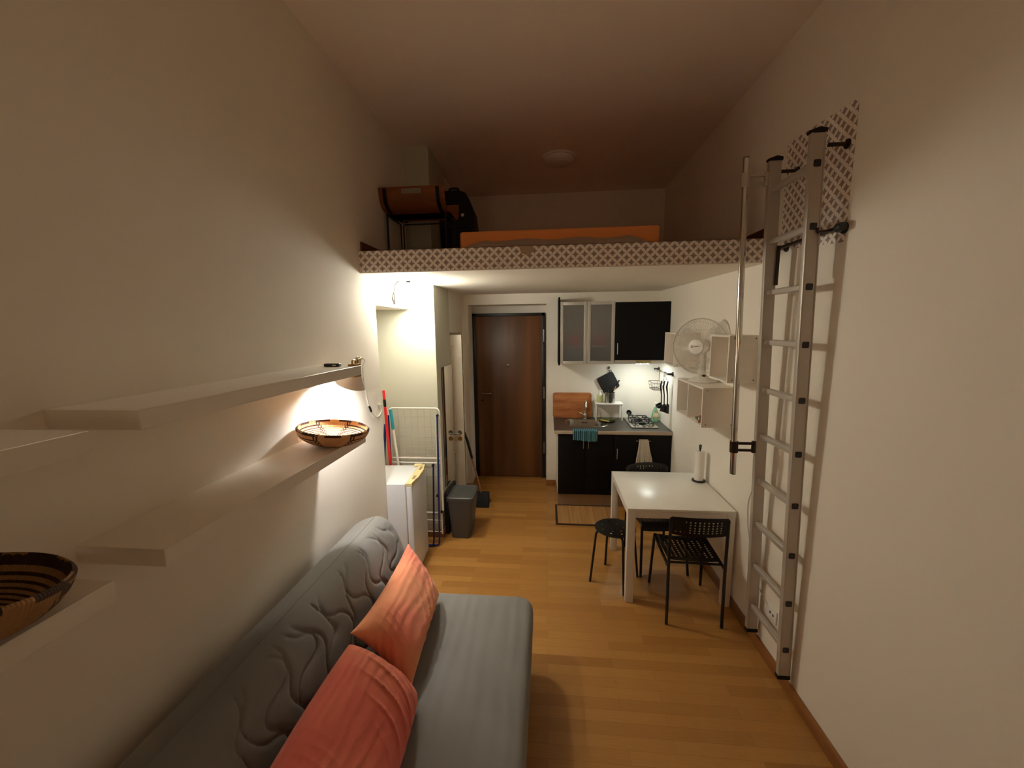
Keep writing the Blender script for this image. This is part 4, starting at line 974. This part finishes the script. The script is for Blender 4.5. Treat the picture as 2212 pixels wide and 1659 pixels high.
# wall cabinets and hood
w1 = thing('glass_wall_cabinet', 'wall cabinet with two frosted glass doors in aluminium frames', 'cabinet', (.435, 4.7, 1.616))
b_ = NB(); X0, X1, Z0, Z1 = .136, .738, 1.617, 2.312
bx(b_, (X0, 4.505, Z0), (X0+.016, 4.898, Z1)); bx(b_, (X1-.016, 4.505, Z0), (X1, 4.898, Z1)); bx(b_, (X0+.016, 4.505, Z0), (X1-.016, 4.898, Z0+.016)); bx(b_, (X0+.016, 4.505, Z1-.016), (X1-.016, 4.898, Z1)); bx(b_, (X0+.016, 4.885, Z0+.016), (X1-.016, 4.898, Z1-.016))
obj('carcass', b_, m_white, w1)
obj('inner_shelf', box((X0+.017, 4.53, 1.806), (X1-.017, 4.884, 1.820)), m_white, w1)
xm = (X0+X1)/2
for x0, x1 in ((X0, xm-.0015), (xm+.0015, X1)):
    b_ = NB(); t_ = .036
    bx(b_, (x0, 4.482, Z0), (x0+t_, 4.503, Z1), .002); bx(b_, (x1-t_, 4.482, Z0), (x1, 4.503, Z1), .002); bx(b_, (x0+t_, 4.482, Z0), (x1-t_, 4.503, Z0+t_), .002); bx(b_, (x0+t_, 4.482, Z1-t_), (x1-t_, 4.503, Z1), .002)
    dd = obj('door', b_, m_alufr, w1)
    obj('glass_pane', box((x0+t_, 4.490, Z0+t_), (x1-t_, 4.494, Z1-t_)), m_frost, dd)
for nm, lb, x, y, z, r, h in (('mug', 'bright red mug behind the right frosted glass door', .487, 4.545, 1.8205, .043, .065), ('bowl', 'red bowl behind the left frosted glass door', .315, 4.64, 1.8205, .075, .12), ('jar', 'red jar at the back behind the right frosted glass door', .62, 4.74, 1.8205, .05, .13)):
    b_ = NB(); lathe(b_, [(0, 0), (r*.7, 0), (r*.95, h*.3), (r, h), (r*.93, h), (r*.85, h*.3), (0, .008)], (x, y, z), n=24); tag(obj(nm, b_, m_red, None, loc=(x, y, z)), lb, nm, 'crockery behind the frosted glass')
for nm, lb, x in (('plate_stack', 'dark plates low behind the left frosted glass door', .28), ('cooking_pot', 'dark pot low behind the right frosted glass door', .58)):
    b_ = NB(); lathe(b_, [(0, 0), (.09, 0), (.105, .02), (.105, .11), (0, .115)], (x, 4.68, Z0+.0165), n=28); tag(obj(nm, b_, m_grey, None, loc=(x, 4.68, Z0+.0165)), lb, 'pot' if nm != 'plate_stack' else 'plates')
tag(obj('side_panel', box((.118, 4.475, 1.605), (.1345, 4.898, 2.366), .001), m_blackcab, None, loc=(.126, 4.68, 1.6)), 'tall black end panel on the left side of the glass wall cabinet', 'panel')
w2 = thing('black_wall_cabinet', 'black wall cabinet above the cooker hood', 'cabinet', (1.04, 4.7, 1.662))
obj('carcass', box((.742, 4.505, 1.662), (1.334, 4.898, 2.302)), m_white, w2)
dd = obj('door', box((.744, 4.482, 1.664), (1.332, 4.503, 2.300), .0015), m_blackcab, w2)
b_ = NB(); handle(b_, (.768, 4.482, 1.79), .13); obj('handle', b_, m_steel, dd)
ho = thing('cooker_hood', 'slim steel cooker hood with lit lamp under the black wall cabinet', 'cooker hood', (1.04, 4.7, 1.62))
b_ = NB(); bx(b_, (.744, 4.46, 1.622), (1.333, 4.895, 1.661), .002); obj('body', b_, m_alufr, ho)
b_ = NB(); bx(b_, (.975, 4.452, 1.634), (1.135, 4.461, 1.657), .003); obj('lamp_cover', b_, m_hoodcover, ho)
b_ = NB(); bx(b_, (.985, 4.50, 1.616), (1.125, 4.56, 1.6215)); obj('lamp', b_, m_hoodl, ho)
b_ = NB(); bx(b_, (.76, 4.62, 1.619), (1.32, 4.88, 1.6215)); obj('filter', b_, m_steel, ho)

# bamboo mat on the floor
mt = thing('floor_mat', 'bamboo slat mat with dark border in front of the kitchen cabinets', 'mat', (.42, 4.1, 0))
obj('slats', box((.095, 3.875, .0005), (.735, 4.32, .007)), m_bamboo, mt)
b_ = NB()
for p, q in (((.083, 3.863), (.747, 3.885)), ((.083, 4.305), (.747, 4.327)), ((.083, 3.885), (.105, 4.305)), ((.725, 3.885), (.747, 4.305))): bx(b_, (p[0], p[1], .0006), (q[0], q[1], .0085), .001)
obj('border', b_, m_dkbrown, mt)

# ------------------------------------------------------------------ table, chairs, stool, kitchen roll
tb = thing('dining_table', 'square white table standing against the right wall', 'table', (.95, 3.1, 0))
TX0, TX1, TY0, TY1 = .573, 1.317, 2.728, 3.474
obj('tabletop', box((TX0, TY0, .722), (TX1, TY1, .74), .002), m_tab, tb)
b_ = NB()
for p, q in (((TX0+.05, TY0+.006), (TX1-.05, TY0+.028)), ((TX0+.05, TY1-.028), (TX1-.05, TY1-.006)), ((TX0+.006, TY0+.05), (TX0+.028, TY1-.05)), ((TX1-.028, TY0+.05), (TX1-.006, TY1-.05))): bx(b_, (p[0], p[1], .668), (q[0], q[1], .7215), .001)
obj('apron', b_, m_white, tb)
for x in (TX0+.001, TX1-.056):
    for y in (TY0+.001, TY1-.056): obj('leg', box((x, y, 0), (x+.055, y+.055, .7215), .0025), m_white, tb)
def perf(f, nu, nv, hole):
    b_ = NB(); V = [[b_.verts.new(f(i/nu, j/nv)) for j in range(nv+1)] for i in range(nu+1)]
    for i in range(nu):
        for j in range(nv):
            if not hole(i, j): b_.faces.new((V[i][j], V[i+1][j], V[i+1][j+1], V[i][j+1]))
    bmesh.ops.solidify(b_, geom=b_.faces[:], thickness=.006); return b_
def chair(label, loc, rot):
    t = thing('dining_chair', label, 'chair', loc, rotz=rot, group='black perforated chairs at the white table', local=True)
    def sf(u, v):
        U = 2*u-1; y = -.175+.39*v; wd = .185-.012*(1-v)
        return (U*wd, y, .447+.010*abs(U)**3-.012*(1-U*U)*math.sin(PI*v)+(.0 if v < .86 else -3.0*(v-.86)**2))
    obj('seat', perf(sf, 31, 29, lambda i, j: 3 <= i <= 27 and 4 <= j <= 24 and i % 3 == 0 and j % 2 == 0), m_blackp, t)
    def bf(u, v):
        U = 2*u-1; wd = .192-.016*max(0, (v-.82)/.18)**2-.01*max(0, (.15-v)/.15)
        return (U*wd, -.214-.014*v-.036*(1-U*U), .662+.128*v+.012*(1-U*U)*(1 if v > .5 else 0)*((v-.5)*2))
    obj('backrest', perf(bf, 41, 15, lambda i, j: 4 <= i <= 36 and 3 <= j <= 11 and i % 3 == 1 and j % 2 == 1), m_blackp, t)
    for s in (-1, 1):
        b_ = NB(); tube(b_, fillet([(s*.180, -.225, .004), (s*.181, -.217, .42), (s*.181, -.222, .66), (s*.180, -.226, .775)], .06), .0105, 10); obj('leg', b_, m_black, t)
        b_ = NB(); tube(b_, fillet([(s*.195, .228, .004), (s*.180, .180, .435), (s*.181, -.214, .425)], .03, 6), .0105, 10); obj('leg', b_, m_black, t)
    b_ = NB(); tube(b_, [(-.18, -.16, .425), (.18, -.16, .425)], .008, 8); tube(b_, [(-.18, .14, .430), (.18, .14, .430)], .008, 8); obj('cross_bar', b_, m_black, t)
    return t
c1 = chair('black perforated chair pushed under the ladder side of the white table, back fully visible', (.998, 2.748, 0), math.radians(-1.5))
c2 = dup(c1, (.922, 3.292, 0), math.radians(187), 'black perforated chair on the kitchen side of the white table, mostly hidden')
sl_ = thing('stool', 'round black perforated stool at the left side of the white table', 'stool', (.535, 3.0, 0), local=True)
b_ = NB(); prof_ = [(.0215, .448), (.0215, .441), (.16, .436), (.166, .442), (.160, .451), (.0215, .448)]
ns, nr = 48, 9
rr2 = [.0, .022, .036, .058, .074, .098, .112, .140, .160]
V = [[b_.verts.new((r*math.cos(2*PI*k/ns), r*math.sin(2*PI*k/ns), .449-.004*(r/.16)**3)) for k in range(ns)] if r else [b_.verts.new((0, 0, .449))] for r in rr2]
for i in range(len(rr2)-1):
    for k in range(ns):
        k2 = (k+1) % ns
        if i == 0: b_.faces.new((V[0][0], V[1][k], V[1][k2])); continue
        if (i == 3 and k % 8 == 0) or (i == 5 and k % 6 == 2) or (i == 1 and k % 12 == 3): continue
        b_.faces.new((V[i][k], V[i+1][k], V[i+1][k2], V[i][k2]))
bmesh.ops.solidify(b_, geom=b_.faces[:], thickness=.012)
obj('seat', b_, m_blackp, sl_)
for k in range(4):
    a_ = math.radians(12+90*k); b_ = NB(); C_, S_ = math.cos(a_), math.sin(a_)
    tube(b_, fillet([(.20*C_, .20*S_, .003), (.155*C_, .155*S_, .43), (.02*C_, .02*S_, .428)], .03, 6), .0095, 10); obj('leg', b_, m_black, sl_)
kr = thing('kitchen_roll', 'white kitchen paper roll on a black upright holder on the table', 'kitchen roll', (1.262, 3.285, .74))
b_ = NB(); lathe(b_, [(0, .0005), (.050, .0005), (.054, .004), (.052, .011), (0, .012)], (1.262, 3.285, .74), n=32); obj('holder_base', b_, m_black, kr)
b_ = NB(); lathe(b_, [(.012, .0125), (.036, .0125), (.037, .02), (.037, .258), (.036, .262), (.012, .262)], (1.262, 3.285, .74), n=32); obj('paper_roll', b_, m_paper, kr)
b_ = NB(); tube(b_, [(1.262, 3.285, .75), (1.262, 3.285, 1.005)], .006, 8)
tube(b_, fillet([(1.262, 3.285, 1.003), (1.256, 3.285, 1.03), (1.256, 3.285, 1.052), (1.268, 3.285, 1.052), (1.268, 3.285, 1.03)], .012, 4, True), .005, 6, True); obj('holder_rod', b_, m_black, kr)
